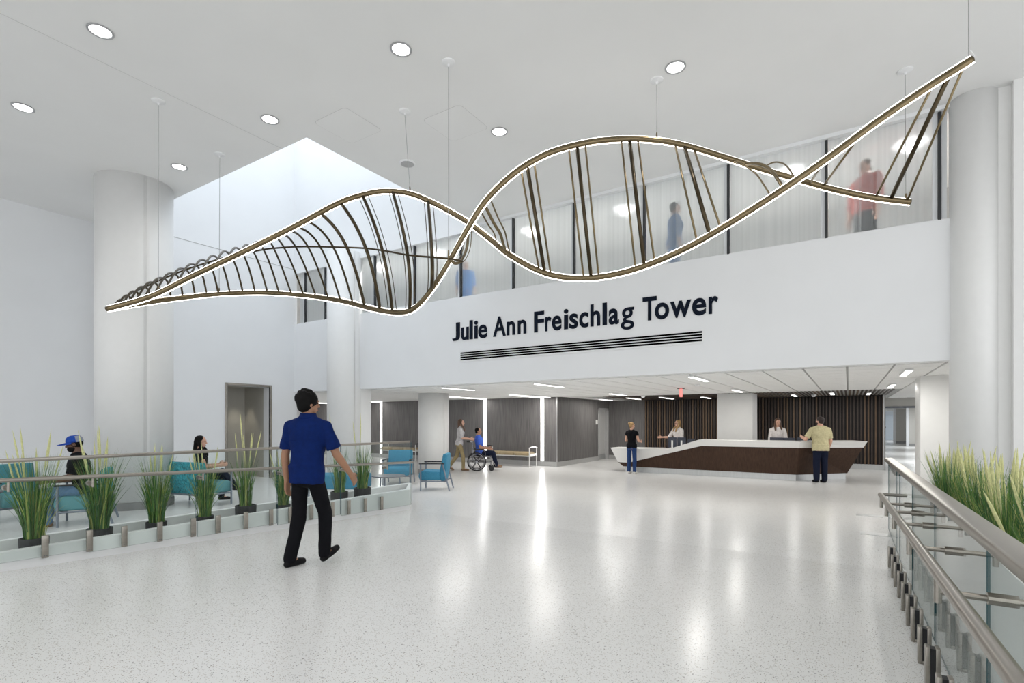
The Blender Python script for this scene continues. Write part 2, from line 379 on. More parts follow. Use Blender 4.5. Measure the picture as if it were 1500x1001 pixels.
# corridor to the right of the slatted wall
cw = mat('corridor_paint', (.50, .49, .46), .5, var=.02)
b = MB(); b.box((XS1, Y2 + .2, 0), (XS1 + .1, 56, ZL)); struct(b.build('wall_corridor_left', cw))
b = MB(); b.box((XS1 + .1, 24, 2.16), (8, 24.2, ZL)); struct(b.build('wall_corridor_header', cw))
struct(MB().box((XS1 + .1, 23.97, 2.10), (8, 24.22, 2.16)).build('trim_6', STEELD))
b = MB(); b.box((3.28, 42.5, 0), (7, 42.7, ZL)); struct(b.build('wall_corridor_panel', cw))
b = MB(); b.box((2.85, 47, 0), (4.2, 47.2, ZL)); struct(b.build('wall_corridor_panel_far', cw))
b = MB(); b.box((1, 55, 0), (9, 55.2, ZL)); struct(b.build('wall_corridor_end', mat('pale_blue_paint', (.66, .72, .78), .5, var=.02)))
for k, (x0, x1, y) in enumerate(((3.28, 7, 42.48), (2.85, 4.2, 46.98))): struct(MB().box((x0, y, 0), (x1, y + .02, .16)).build('baseboard_corridor', BASEB))
for k, (x, y) in enumerate(((3.2, 42.45), (2.78, 46.9))): struct(MB().box((x - .05, y, 0), (x + .09, y + .15, ZL)).build('trim_%d' % (7 + k), mat('white_jamb', (.8, .82, .84), .3, emit=None, var=.01)))
d = sroot('door_3'); MB().box((2.55, 54.9, 0), (3.35, 54.98, 2.15)).build('door_leaf', mat('pale_blue_door', (.6, .68, .76), .4, var=.02), d); MB().box((2.62, 54.86, 1.0), (2.68, 54.9, 1.14)).build('door_handle', BLACK, d)
struct(MB().box((2.3, 13, 0), (2.5, 24, ZL)).box((2.3, 23.9, 0), (8, 24.05, 0.001)).build('wall_corridor_right', cw)) if False else None
cab = thing('fire_cabinet', 'white wall cabinet with dark window slot on the grey corridor panel', 'cabinet', (3.9, 42.5, 0))
MB().box((-.26, -.05, .62), (.26, 0, 1.38)).build('body', WHITE, cab, bevel=.01)
MB().box((.06, -.06, .72), (.16, -.045, 1.28)).build('glass_slot', BLACK, cab); MB().box((-.12, -.07, .95), (-.03, -.05, 1.08)).build('latch', BLACK, cab)
# low acoustic tile ceiling, each near tile a piece of its own
lc = struct(MB().box((-24, YF + .25, ZL + .012), (9, 56, ZL + .03)).build('ceiling_lower', GRID))
P = .61; tm = MB().box((-P / 2 + .017, -P / 2 + .017, 0), (P / 2 - .017, P / 2 - .017, .02)).mesh('tile', TILE)
cells = []
XT0 = -2.46 + P / 2
for i in range(-36, 18):
    for j in range(0, 24):
        x = XT0 + i * P; y = YF + .25 + P / 2 + j * P + .02
        if x < -23 or x > 8 or y > 24: continue
        if y > 17.2 and XS0 - .6 < x < XS1 + .4: continue
        if y > Y1 and x < X1: continue
        dd = -x * ST + y * CT; xx = 750 + FPX * (x * CT + y * ST) / dd
        vis = -60 < xx < 1560
        cells.append((dd if vis else 99, x, y))
cells.sort()
for dd, x, y in cells[:290]:
    o = link('tile', tm, lc); o.location = (x, y, ZL - .008)
b = MB()
for dd, x, y in cells[290:]: b.box((x - P / 2 + .012, y - P / 2 + .012, ZL - .008), (x + P / 2 - .012, y + P / 2 - .012, ZL + .012))
o = b.build('far_tile', TILE, lc); o['kind'] = 'stuff'
# ------------------------------------------------------------------ ceiling fixtures
def downlight(x, y, label, power=22):
    t = thing('downlight', label, 'downlight', (x, y, ZC), 0, 'round downlights in the lobby ceiling')
    n = 32; MB().rings([[Vector((q * math.cos(2 * PI * k / n), q * math.sin(2 * PI * k / n), z)) for k in range(n)] for q, z in ((.10, 0), (.13, -.004), (.13, -.012), (.108, -.012), (.10, -.002))], False).build('trim_ring', mat('downlight_ring', (.45, .45, .46), .35, .4, var=.03), t, smooth=False)
    MB().cyl((0, 0, -.008), .105, .006, 32).build('lens', DLENS, t)
    lamp('downlight_beam', 'SPOT', (0, 0, -.03), power, (1, .97, .92), spot=2.3, parent=t, blend=1)
    return t
where = {(-9.95, 4.59): 'round white downlight nearest the broad round column', (-7.25, 4.6): 'round white downlight beside the front corner of the skylight',
         (-4.56, 6.72): 'round white downlight above the strand crossing, towards the upper windows', (-1.85, 6.71): 'round white downlight beside the cable plate over the wide loop',
         (-4.55, 4.59): 'round white downlight in the open middle of the ceiling, between two hanging cables', (-7.25, 2.5): 'large round white downlight beside the thin ceiling joint', (-9.95, 2.51): 'round white downlight above the plain grey-blue wall'}
for (x, y), l in where.items(): downlight(x, y, l)
DL = MB()
for x in (-9.95, -7.25, -4.55, -1.85, .85, 3.55):
    for y in (.4, -1.7, 2.5, 4.6):
        if (x < -3 and y > 1) or any(abs(x - a) < .1 and abs(y - c) < .1 for a, c in where): continue
        downlight(x, y, 'round white downlight beyond the picture, over the ramp')
def disc(name, x, y, r, m, label, cat, group=None):
    t = thing(name, label, cat, (x, y, ZC), 0, group)
    MB().lathe((0, 0, 0), ((r, 0), (r, -.012), (r * .9, -.02))).build('rim', WHITE, t); MB().cyl((0, 0, -.024), r * .82, .006, 28).build('grille', m, t); return t
disc('ceiling_speaker', -6.47, 6.68, .14, mat('speaker_grille', (.45, .45, .45), .6, var=.06, vscale=(200, 200, 200)), 'round grey ceiling speaker beside the skylight edge', 'speaker')
for k, (x, y) in enumerate(((-6.42, 5.36), (-5.0, 6.2))):
    t = thing('access_panel', ['flush rounded access panel close to the skylight corner', 'flush rounded access panel between two cables'][k], 'access panel', (x, y, ZC - .001), 0, 'flush ceiling access panels')
    n = 10; hw = .36; cr_ = .08; pts = []
    for cx, cy, a0 in ((hw - cr_, hw - cr_, 0), (-hw + cr_, hw - cr_, PI / 2), (-hw + cr_, -hw + cr_, PI), (hw - cr_, -hw + cr_, 1.5 * PI)):
        pts += [Vector((cx + cr_ * math.cos(a0 + PI / 2 * q / 5), cy + cr_ * math.sin(a0 + PI / 2 * q / 5), 0)) for q in range(6)]
    MB().prism([p * .985 for p in pts], (0, 0, -.004)).build('panel', CEILP, t); MB().rings([[p for p in pts], [p + Vector((0, 0, -.002)) for p in pts], [p * .985 + Vector((0, 0, -.002)) for p in pts]], False).build('joint', mat('panel_joint', (.60, .60, .59), .7, var=.02), t)
# linear ceiling lights of the low lobby (x, y0, y1)
lin = [(-8.43, 9.95, 11.2, 'in the first tile rows, over the blue armchairs'), (-5.82, 10.0, 11.3, 'in the first tile rows, under the wall vent'), (-2.46, 9.95, 11.25, 'in the first tile rows, right in front of the square column'),
       (.83, 10.6, 11.8, 'beside the corner column at the fascia end'), (-8.75, 14.8, 16.0, 'in front of the corner of the grey wall'), (-6.03, 14.8, 16.1, 'over the low left end of the desk'),
       (-2.55, 14.7, 16.0, 'in front of the square column, over the desk'), (.85, 14.6, 15.9, 'over the pointed right end of the desk'), (-7.9, 18.4, 19.6, 'by the recessed grey door')]
linw = [(-5.58, 18.3, 19.9, 'in the dark soffit over the blonde receptionist'), (-6.75, 18.2, 19.6, 'at the pointed end of the dark soffit'), (-4.3, 18.9, 20.2, 'in the dark soffit beside the square column'), (-1.5, 18.9, 20.1, 'in the dark soffit over the brunette receptionist'), (-.42, 18.2, 19.4, 'in the dark soffit over the man at the desk'), (.52, 18.9, 20.0, 'in the dark soffit near the corridor')]
for x, y0, y1, w_ in lin + linw:
    zz = ZL - .012 if (x, y0, y1, w_) in lin else ZL
    t = thing('linear_light', 'slim white linear light ' + w_, 'ceiling light', (x, (y0 + y1) / 2, zz), 0, 'linear lights in the low ceiling'); L = y1 - y0
    MB().box((-.055, -L / 2, -.03), (.055, L / 2, 0)).build('housing', WHITE, t); MB().box((-.045, -L / 2 + .01, -.036), (.045, L / 2 - .01, -.03)).build('lens', PANEL, t)
    lamp('linear_light_glow', 'AREA', (0, 0, -.045), 19 if (x, y0, y1, w_) in lin else 10, (1, .97, .92), (.09, L), parent=t)
for k, (x, y) in enumerate(((.9, 26), (2.2, 32), (2.8, 40), (3.2, 51))):
    t = thing('linear_light', 'slim white linear light far down the corridor', 'ceiling light', (x + 1, y, ZL - .012), 0, 'corridor ceiling lights')
    MB().box((-.6, -.12, -.03), (.6, .12, 0)).build('housing', WHITE, t); MB().box((-.58, -.1, -.036), (.58, .1, -.03)).build('lens', PANEL, t); lamp('corridor_glow', 'AREA', (0, 0, -.05), 60, (.95, .98, 1), (1.2, .3), parent=t)
# vertical light lines on the grey wall, turning over into the ceiling
names = ('beyond the small opening', 'by the left bench', 'behind the wheelchair', 'beside the wall corner')
for px, nm_ in zip((485, 559, 711.5, 795), names):
    x = XatY(px, Y1)
    t = thing('light_line', 'bright vertical light line on the grey wall ' + nm_, 'wall light', (x, Y1, 0), 0, 'vertical light lines')
    MB().box((-.075, -.03, .17), (.075, 0, ZL)).build('channel', mat('light_channel', (.7, .7, .7), .4, var=.02), t); MB().box((-.06, -.036, .19), (.06, -.03, ZL - .02)).build('diffuser', LEDW, t)
    MB().box((-.06, -2.1, ZL - .03), (.06, -.036, ZL - .01)).build('ceiling_diffuser', PANEL, t)
    lamp('light_line_glow', 'AREA', (0, -.06, 1.3), 5, (1, .98, .95), (.12, 2.1), (-PI / 2, 0, 0), parent=t)
    lamp('light_line_ceiling_glow', 'AREA', (0, -1.1, ZL - .05), 9, (1, .98, .95), (.12, 1.9), parent=t)
# gallery downlights
for k, px in enumerate((455, 570, 655, 790, 925, 1160, 1330)):
    x = XatY(px, 11.0)
    t = thing('gallery_light', 'glowing ceiling light behind the frosted windows', 'ceiling light', (x, 10.6, ZC), 0, 'ceiling lights behind the frosted windows')
    MB().cyl((0, 0, -.02), .24, .02, 24).build('lens', mat('gallery_lens', (1, 1, 1), .5, emit=(1, .98, .95), es=.9), t); lamp('gallery_glow', 'SPOT', (0, 0, -.04), 190, (1, .97, .93), spot=2.8, parent=t, blend=.8)
# exit sign, domes
t = thing('exit_sign', 'small red hanging sign seen edge-on under the tile ceiling', 'sign', Zp(997.5, 568, ZL), TH - .33)
MB().box((-.09, -.05, -.03), (.09, .05, -.008)).build('canopy', BLACK, t); MB().box((-.035, -.15, -.24), (.035, .15, -.035)).build('plate', mat('red_sign', (.75, .30, .29), .35, emit=(1, .25, .22), es=.6), t)
for px, py, l in ((942, 579, 'white dome camera at the edge of the dark soffit'), (1192, 577.5, 'white dome camera under the soffit beside the lights')):
    p = Zp(px, py, ZL); o = MB().lathe((0, 0, 0), ((.07, 0), (.075, -.03), (.06, -.06), (.03, -.085))).build('dome_camera', WHITE, smooth=True); o.location = (p.x, p.y, ZL - .008); tag(o, l, 'camera')
t = thing('smoke_detector', 'small white smoke detector on the low tile ceiling', 'detector', (*Zp(1022, 563, ZL).xy, ZL - .008)); MB().lathe((0, 0, 0), ((.06, 0), (.06, -.02), (.04, -.04))).build('body', WHITE, t)
# lettering: each letter its own raised piece, set by its place on the wall
sg = thing('wall_sign', 'dark navy raised lettering reading a tower name on the white fascia', 'sign', (0, YF, 0))
LET = [('J', 78, 116), ('u', 123, 160), ('l', 168, 176), ('i', 190, 203), ('e', 208, 252), ('A', 282, 345), ('n', 350, 391), ('n', 405, 447), ('F', 487, 536), ('r', 542, 572), ('e', 576, 623), ('i', 638, 654), ('s', 662, 705), ('c', 712, 757), ('h', 768, 816), ('l', 832, 846), ('a', 859, 910), ('g', 920, 985), ('T', 1028, 1098), ('o', 1089, 1160), ('w', 1165, 1270), ('e', 1275, 1345), ('r', 1358, 1405)]
BL, CAP = 3.505, .425
def glyph(ch):
    cu = bpy.data.curves.new('letter', 'FONT'); cu.body = ch; cu.size = 1; cu.offset = .010 if ch == 'g' else .022; cu.extrude = .01; cu.resolution_u = 6
    ob = bpy.data.objects.new('letter', cu); COL.objects.link(ob)
    dg = bpy.context.evaluated_depsgraph_get(); me = bpy.data.meshes.new_from_object(ob.evaluated_get(dg)); bpy.data.objects.remove(ob)
    return me
href = glyph('F'); capu = max(v.co.y for v in href.vertices)
for ch, a, c in LET:
    me = glyph(ch); x0 = min(v.co.x for v in me.vertices); x1 = max(v.co.x for v in me.vertices)
    my = min(v.co.y for v in me.vertices)
    if ch == 'J':
        for v in me.vertices: v.co.y = (v.co.y - my) * capu / (capu - my) - .02
    X0 = XatY(640 + a / 3.409, YF); X1_ = XatY(640 + c / 3.409, YF); s = CAP / capu
    sxx = (X1_ - X0) / (x1 - x0)
    if ch in 'li': sxx = s * 1.1; X0 = (X0 + X1_) / 2 - (x1 - x0) * sxx / 2
    for v in me.vertices: v.co = (X0 + (v.co.x - x0) * sxx, -(v.co.z + .01) * .7 - .002, BL + v.co.y * s)
    me.materials.clear(); me.materials.append(LETTER); link('letter', me, sg)
# long slot diffuser below the lettering
vt = thing('slot_diffuser', 'long white air slot with four black slits below the lettering', 'vent', (0, YF, 0))
vx0, vx1, vz0, vz1 = -7.57, -2.17, 3.02, 3.215
MB().box((vx0 - .02, -.012, vz0 - .03), (vx1 + .03, 0, vz1 + .03)).build('frame', WHITE, vt)
for k in range(4):
    z = vz0 + (k + .5) * (vz1 - vz0) / 4; MB().box((vx0, -.016, z - .016), (vx1, -.011, z + .016)).build('slit', mat('slit_black', (.004, .004, .004), .95, spec=.05, var=.1), vt)
# ================================================================== HANGING HELIX LIGHT
SA = [(157, 453, 7.4), (220, 435, 7.36), (280, 406, 7.33), (370, 363, 7.3), (430, 333, 7.35), (490, 301, 7.45), (520, 289, 7.55), (560, 280.5, 7.65), (600, 284, 7.7), (633, 297, 7.65), (660, 311, 7.6), (687, 327, 7.5), (717, 350, 7.35), (750, 376, 7.2), (800, 401, 7.0), (850, 408, 6.9), (900, 402.5, 6.75), (950, 388, 6.6), (1005, 364, 6.45), (1060, 333, 6.3), (1133, 287, 6.1), (1207, 236, 5.95), (1280, 182, 5.8), (1353, 132, 5.65), (1424, 87, 5.5)]
SB = [(162, 452, 7.48), (220, 442.5, 8.0), (270, 436, 8.45), (321, 431, 8.8), (385, 429, 8.85), (445, 433, 8.65), (500, 441, 8.25), (550, 453.5, 7.75), (587, 458, 7.4), (610, 450, 7.2), (633, 424, 7.0), (657, 386, 6.85), (687, 333, 6.7), (713, 293, 6.63), (750, 257, 6.6), (783, 235, 6.62), (817, 220, 6.68), (867, 208, 6.8), (917, 204, 6.88), (962, 206, 6.9), (1005, 214, 6.9), (1060, 230.5, 6.9), (1115, 248, 6.88), (1170, 264, 6.85), (1225, 279, 6.8), (1280, 290, 6.75), (1333, 296.5, 6.7)]
SCc = [(163, 449, 7.45), (190, 431, 7.75), (220, 417, 8.0), (245, 406, 8.15), (270, 396, 8.3), (300, 386, 8.4), (335, 376, 8.45), (374, 368, 8.4), (400, 364, 8.25), (444, 361.5, 8.0), (520, 363, 7.5), (560, 367, 7.25), (600, 374, 7.0), (657, 379, 6.75), (678, 383, 6.7)]
def curve_at(S, x):
    if x <= S[0][0]: return W(*S[0])
    for i in range(len(S) - 1):
        if S[i][0] <= x <= S[i + 1][0]:
            p = [S[max(i - 1, 0)], S[i], S[i + 1], S[min(i + 2, len(S) - 1)]]; t = (x - S[i][0]) / (S[i + 1][0] - S[i][0]); out = []
            for k in (1, 2):
                m1 = (p[2][k] - p[0][k]) / max(1e-6, p[2][0] - p[0][0]); m2 = (p[3][k] - p[1][k]) / max(1e-6, p[3][0] - p[1][0]); h = p[2][0] - p[1][0]
                out.append((2 * t ** 3 - 3 * t * t + 1) * p[1][k] + (t ** 3 - 2 * t * t + t) * h * m1 + (-2 * t ** 3 + 3 * t * t) * p[2][k] + (t ** 3 - t * t) * h * m2)
            return W(x, *out)
    return W(*S[-1])
def strand(name, S, r, parent, lit=True):
    pts = catmull([W(*p) for p in S], 8)
    o = MB().tube(pts, r, 10).build(name, BRONZE if lit else BRONZD, parent, smooth=True)
    if lit:
        for sg_ in (1, -1):
            q = []
            for i, p in enumerate(pts):
                t = (pts[min(i + 1, len(pts) - 1)] - pts[max(i - 1, 0)]).normalized(); hd = t.cross(Vector((0, 0, 1))).normalized(); nrm = hd.cross(t)
                q.append(p + nrm * sg_ * r * 1.0)
            MB().tube(q, .0085, 6).build('light_strip', LED, o, smooth=True)
    return o
hx = thing('helix_chandelier', 'large bronze twisted helix chandelier with glowing strip edges hung on cables', 'chandelier', (0, 0, 0))
strand('strand', SA, .040, hx); strand('strand', SB, .040, hx); strand('spine', SCc, .013, hx, False)
ribs = [(575, 597, 600), (531, 560, 575), (499, 536, 557), (469, 508, 534.5), (449, 488, 517), (433, 469, 499), (421, 451, 481), (406, 433, 463), (394, 416, 445), (385, 401, 427), (366, 386, 409), (349, 371, 392), (331, 355, 374), (313, 338, 356), (294, 320, 337), (276, 304, 320), (258, 288, 303), (241, 272, 286), (225, 256, 268), (210, 240, 250.5), (198, 226, 235), (188, 212, 220), (179, 198, 205), (172, 187, 192), (167, 177, 181), (627, 633, 632)]
def rib(ax, cx, bx, r, name='rib'):
    pa, pc, pb = curve_at(SA, ax), curve_at(SCc, cx), curve_at(SB, bx)
    MB().tube(catmull([pa, pa.lerp(pc, .5) + (pc - (pa + pb) / 2) * .22 + Vector((0, 0, .055 * min(1, max(0, (425 - ax) / 100)) * min(1, (ax - 160) / 40))), pc, pc.lerp(pb, .5) + (pc - (pa + pb) / 2) * .22, pb], 5), r, 6).build(name, BRONZD, hx, smooth=True)
for a, c, bx in ribs:
    rib(a, c, bx, .024 if a > 460 else .016)
    if a in (575, 531, 627):
        rib(a - 6, c - 6, bx - 6, .006, 'thin_rod'); rib(a + 7, c + 7, bx + 6, .006, 'thin_rod')
rungs = [(763, 790, 0), (772, 798, 1), (782, 807, 0), (833, 855, 0), (845, 866, 1), (857, 877, 0), (910, 931, 0), (922, 944, 1), (934, 959, 0), (988.5, 1021.5, 0), (1002.5, 1040, 1), (1016, 1056, 0), (1186.5, 1207, 0), (1205, 1262, 0), (1282, 1368, 0), (1304, 1392, 1), (1328, 1413, 0)]
for bx, ax, th in rungs:
    MB().tube([curve_at(SB, bx), curve_at(SA, ax)], .025 if th else .0135, 8).build('rung', BRONZD if th else BRONZE, hx, smooth=True)
for bx, ax, th, lift in ((1073, 1130, 0, .05), (1091, 1148, 1, .1), (1115, 1166, 0, .14), (703, 730, 0, -.06), (709, 742, 1, -.06), (717, 748, 0, -.06)):
    a, c = curve_at(SB, bx), curve_at(SA, ax); m = (a + c) / 2 + Vector((.05, .03, lift))
    MB().tube(catmull([a, a.lerp(m, .55) + Vector((0, 0, lift * .3)), m, m.lerp(c, .5) + Vector((0, 0, lift * .25)), c], 5), .02 if th else .010, 8).build('rung', BRONZE, hx, smooth=True)
for q, r in ((0, .02), (5, .006), (-5, .006)):
    MB().tube(catmull([W(686 + q, 334, 7.5), W(684 + q, 362, 7.2), W(676 + q, 381, 6.95), W(667 + q * .6, 386, 6.85), W(659 + q * .6, 380, 6.8)], 5), r, 6).build('loop', BRONZE, hx, smooth=True)
# cables and ceiling plates: parts of the chandelier
for x, y, S, ex in ((232, 148, SA, 232), (322, 226, SB, 321), (593, 163, SA, 601), (657, 91, SCc, 657), (962, 117, SB, 962), (1326, 103, SB, 1327)):
    p = Zp(x, y, ZC); e = curve_at(S, ex)
    c_ = MB().lathe(p, ((.085, 0), (.085, -.012), (.07, -.02), (.02, -.035), (.008, -.06))).build('ceiling_plate', WHITE, hx)
    MB().tube([p + Vector((0, 0, -.05)), e], .0045, 6).build('cable', CABLE, hx)
    MB().cone(e, .014, e + (p - e).normalized() * .1, .009, 8).build('cable_clamp', BRONZE, hx)
e = curve_at(SA, 1419); MB().tube([e, e + Vector((0, 0, 0.01)), Vector((e.x, e.y, ZC))], .005, 6).build('cable', CABLE, hx)
MB().tube(catmull([e + Vector((0, 0, .12)), e + Vector((.03, .02, .10)), e + Vector((.05, .03, .05)), curve_at(SA, 1423)], 6), .005, 6).build('feed_wire', WHITE, hx)

# ================================================================== RECEPTION DESK
dk = thing('reception_desk', 'angular reception desk of dark wood with folded white counter', 'desk', (0, 0, 0))
def fy(z): return 16.0 - .15 * (z - .17) / .9
FD = .75
def front(poly, y0=0): return [Vector((x, fy(z) + y0, z)) for x, z in poly]
br = [(-6.23, .30), (-5.89, .295), (-3.63, .89), (-1.12, .90), (-1.18, .17), (-6.06, .17)]
wh = [(-6.45, .76), (-4.61, .76), (-3.69, 1.07), (-1.08, 1.07), (-1.12, .90), (-3.63, .89), (-5.89, .295), (-6.23, .30)]
MB().prism(front(br), (0, FD - .06, 0)).build('front_panel', WOODD, dk)
MB().prism(front(wh, -.012), (0, FD, 0)).build('counter', SOLID, dk, bevel=.004, seg=1)
# angled end: facet turning back towards the slatted wall
f0b, f1b = Vector((-1.18, 16.0, .17)), Vector((-.03, 17.26, .17)); f0m, f1m = Vector((-1.12, fy(.9), .90)), Vector((.33, 17.05, .90)); f0t, f1t = Vector((-1.08, fy(1.07) - .012, 1.07)), Vector((.42, 17.0, 1.07))
MB().prism([f0b, f1b, f1m, f0m], Vector((-.35, .72, 0))).build('end_panel', WOODD, dk)
MB().prism([f0m + Vector((.004, -.012, 0)), f1m + Vector((.012, 0, 0)), f1t + Vector((.012, 0, 0)), f0t], Vector((-.35, .74, 0))).build('end_counter', SOLID, dk, bevel=.004, seg=1)
b = MB(); b.prism([Vector((-6.02, 16.05, 0)), Vector((-1.2, 16.05, 0)), Vector((-.07, 17.29, 0)), Vector((-.4, 17.8, 0)), Vector((-6.02, 16.6, 0))], (0, 0, .17)); b.build('toe_kick', STEELL, dk)
MB().box((-6.2, 16.6, .72), (-4.4, 17.0, .75)).build('worktop', SOLID, dk); MB().box((-4.4, 16.6, .72), (-1.0, 17.0, .75)).build('worktop', SOLID, dk)
MB().box((-6.1, 16.62, 0), (-6.04, 16.98, .72)).box((-1.3, 16.62, 0), (-1.24, 16.98, .72)).build('worktop_support', WOODD, dk)
def monitor(px, top, w, label, y=16.82, rz=0):
    t = thing('monitor', label, 'monitor', (XatY(px, y), y, .75), rz, 'monitors on the reception desk'); h = top - .75
    MB().box((-w / 2, -.018, h - .33), (w / 2, .018, h)).build('screen_housing', mat('monitor_back', (.03, .035, .055), .45, var=.08), t, bevel=.008)
    MB().box((-w / 2 + .01, .018, h - .32), (w / 2 - .01, .02, h - .01)).build('screen', mat('screen_face', (.05, .06, .08), .2, emit=(.5, .6, .7), es=.2), t)
    MB().box((-.025, -.03, .02), (.025, -.012, h - .1)).build('stand', SOLID, t); MB().box((-.1, -.09, 0), (.1, .09, .015)).build('foot', SOLID, t, bevel=.004)
monitor(985.0, 1.10, .27, 'dark monitor, the outer of the pair before the blonde receptionist'); monitor(998.5, 1.10, .27, 'dark monitor, the inner of the pair before the blonde receptionist', 16.84); monitor(1012.5, 1.06, .22, 'dark slanted monitor at the foot of the rising white counter', 16.9, .5)
monitor(1137, 1.145, .33, 'dark monitor standing before the brunette receptionist'); monitor(1155, 1.14, .35, 'dark monitor beside the brunette receptionist, turned to her', 16.86, -.2); monitor(1176, 1.15, .30, 'dark monitor beside the forearm of the man at the desk', 16.86)

# ================================================================== SEATING
TEAL = mat('blue_fabric', (.045, .24, .38), .8, var=.22, vscale=(60, 60, 60), bump=.3, bscale=300)
TEALP = mat('teal_weave', (.04, .30, .36), .8, var=.6, vscale=(26, 26, 20), bump=.3, bscale=200)
SEAF = mat('sea_green_vinyl', (.10, .30, .33), .5, var=.06, bump=.05)
def armchair(label, loc, rz, w=.62, seatm=TEAL, backm=TEAL, group='upholstered armchairs', backh=.86):
    t = thing('armchair', label, 'armchair', loc, rz, group); hw = w / 2
    MB().prism([Vector((-hw + .03, y, z)) for y, z in ((.30, .24), (.33, .34), (.31, .43), (.22, .465), (-.18, .44), (-.20, .24))], (w - .06, 0, 0)).build('seat', seatm, t, bevel=.03, seg=3)
    MB().prism([Vector((-hw + .03, y, z)) for y, z in ((-.19, .22), (-.17, .5), (-.245, backh), (-.34, backh), (-.33, .5), (-.27, .22))], (w - .06, 0, 0)).build('backrest', backm, t, bevel=.03, seg=3)
    for s in (-1, 1):
        x = s * hw
        MB().tube([(x, .27, 0), (x, .27, .62)], .017, 8).build('leg', GREYF, t); MB().tube([(x, -.40, 0), (x, -.24, .62)], .017, 8).build('leg', GREYF, t)
        MB().tube([(x, .27, .225), (x, -.34, .225)], .014, 8).build('side_rail', GREYF, t)
        MB().box((x - .028, -.27, .62), (x + .028, .31, .648)).build('armrest', BLACK, t, bevel=.01)
    MB().box((-hw, .22, .205), (hw, .25, .235)).box((-hw, -.3, .205), (hw, -.27, .235)).build('cross_rail', GREYF, t)
    return t
def face(dx, dy): return math.atan2(-dx, dy)
armchair('blue armchair standing alone on the open floor beside the white column', (-8.24, 9.42, 0), face(-.84, -.50))
armchair('blue armchair behind the low round table, facing the glass guard', (-9.75, 9.75, 0), face(.54, -.80), .68)
rt = Zp(569, 697, .42)
t = thing('round_table', 'low grey round table in front of the blue armchairs', 'table', (rt.x, rt.y, 0))
MB().lathe((0, 0, .395), ((.30, 0), (.36, .012), (.36, .028), (.35, .032)), 32).build('tabletop', mat('grey_laminate', (.20, .20, .22), .35, var=.05), t)
for k in range(3): a = 2 * PI * k / 3 + .6; MB().tube([(.24 * math.cos(a), .24 * math.sin(a), .4), (.27 * math.cos(a), .27 * math.sin(a), 0)], .017, 8).build('leg', GREYF, t)
# seated man's chair, woman's wide chair, chair at the wall, ottoman bench
mloc = Vector((-10.25, 3.32, 0)); armchair('sea green armchair with woven teal back, man in a cap sitting in it', mloc, face(-.45, -.90), .66, SEAF, TEALP)
wl_ = Vector((-10.71, 5.27, 0)); armchair('wide teal lounge chair with woven back, woman sitting in it', wl_, face(-.17, .99), 1.2, SEAF, TEALP, backh=.84)
armchair('teal armchair against the left wall facing the seated man', (-11.55, 2.85, 0), face(.95, .20), .75, SEAF, mat('teal_plain', (.06, .25, .30), .7, var=.1), backh=.90)
t = thing('side_table', 'grey oval side table on a thin bent leg beside the teal armchair', 'table', (-10.75, 2.22, 0))
MB().rings([[Vector((.34 * math.cos(a * PI / 16) * q, .26 * math.sin(a * PI / 16) * q, z)) for a in range(32)] for q, z in ((.96, .55), (1, .56), (1, .58), (.97, .585))]).build('tabletop', mat('grey_laminate', (.2, .2, .22), .35), t)
for s in (-1, 1): MB().tube(catmull([(s * .26, .1, .56), (s * .26, .1, .06), (s * .26, .05, .015), (s * .26, -.15, .012)], 5), .014, 8).build('leg', GREYF, t)
t = thing('ottoman_bench', 'blue upholstered bench standing behind the potted grasses', 'bench', (-9.1, 7.35, 0), face(.84, .54) + PI / 2)
MB().box((-.62, -.3, .2), (.62, .3, .5)).build('seat', TEAL, t, bevel=.04, seg=3)
for sx in (-1, 1):
    for sy in (-1, 1): MB().cyl((sx * .55, sy * .24, 0), .018, .2, 10).build('leg', GREYF, t)
def wall_bench(x0, x1, label):
    t = thing('wall_bench', label, 'bench', ((x0 + x1) / 2, 15.95, 0), 0, 'tan benches along the grey wall'); L = (x1 - x0) / 2
    for k in range(3):
        a = -L + .06 + k * (2 * L - .12) / 3; MB().box((a, -.25, .40), (a + (2 * L - .12) / 3 - .012, .24, .52)).build('seat_cushion', PLTAN, t, bevel=.04, seg=3)
    MB().box((-L + .04, -.2, .36), (L - .04, .2, .40)).build('seat_frame', mat('white_metal', (.72, .72, .70), .35, .2, var=.02), t)
    wm_ = MATS['white_metal']
    for s in (-1, 1):
        for y in (-.25, .24): MB().tube([(s * L, y, 0), (s * L, y, .68)], .018, 8).build('leg', wm_, t)
        MB().box((s * L - .02, -.25, .40), (s * L + .02, .24, .46)).build('end_rail', wm_, t)
        MB().tube(catmull([(s * L, -.27, .67), (s * L, -.1, .70), (s * L, .1, .70), (s * L, .27, .67)], 4), .02, 8).build('armrest', wm_ if s > 0 and x1 > -10 else BLACK, t)
wall_bench(-11.3, -9.38, 'tan vinyl bench with white end frame near the wall corner'); wall_bench(-16.8, -14.75, 'tan vinyl bench with black armrests seen behind the white column')

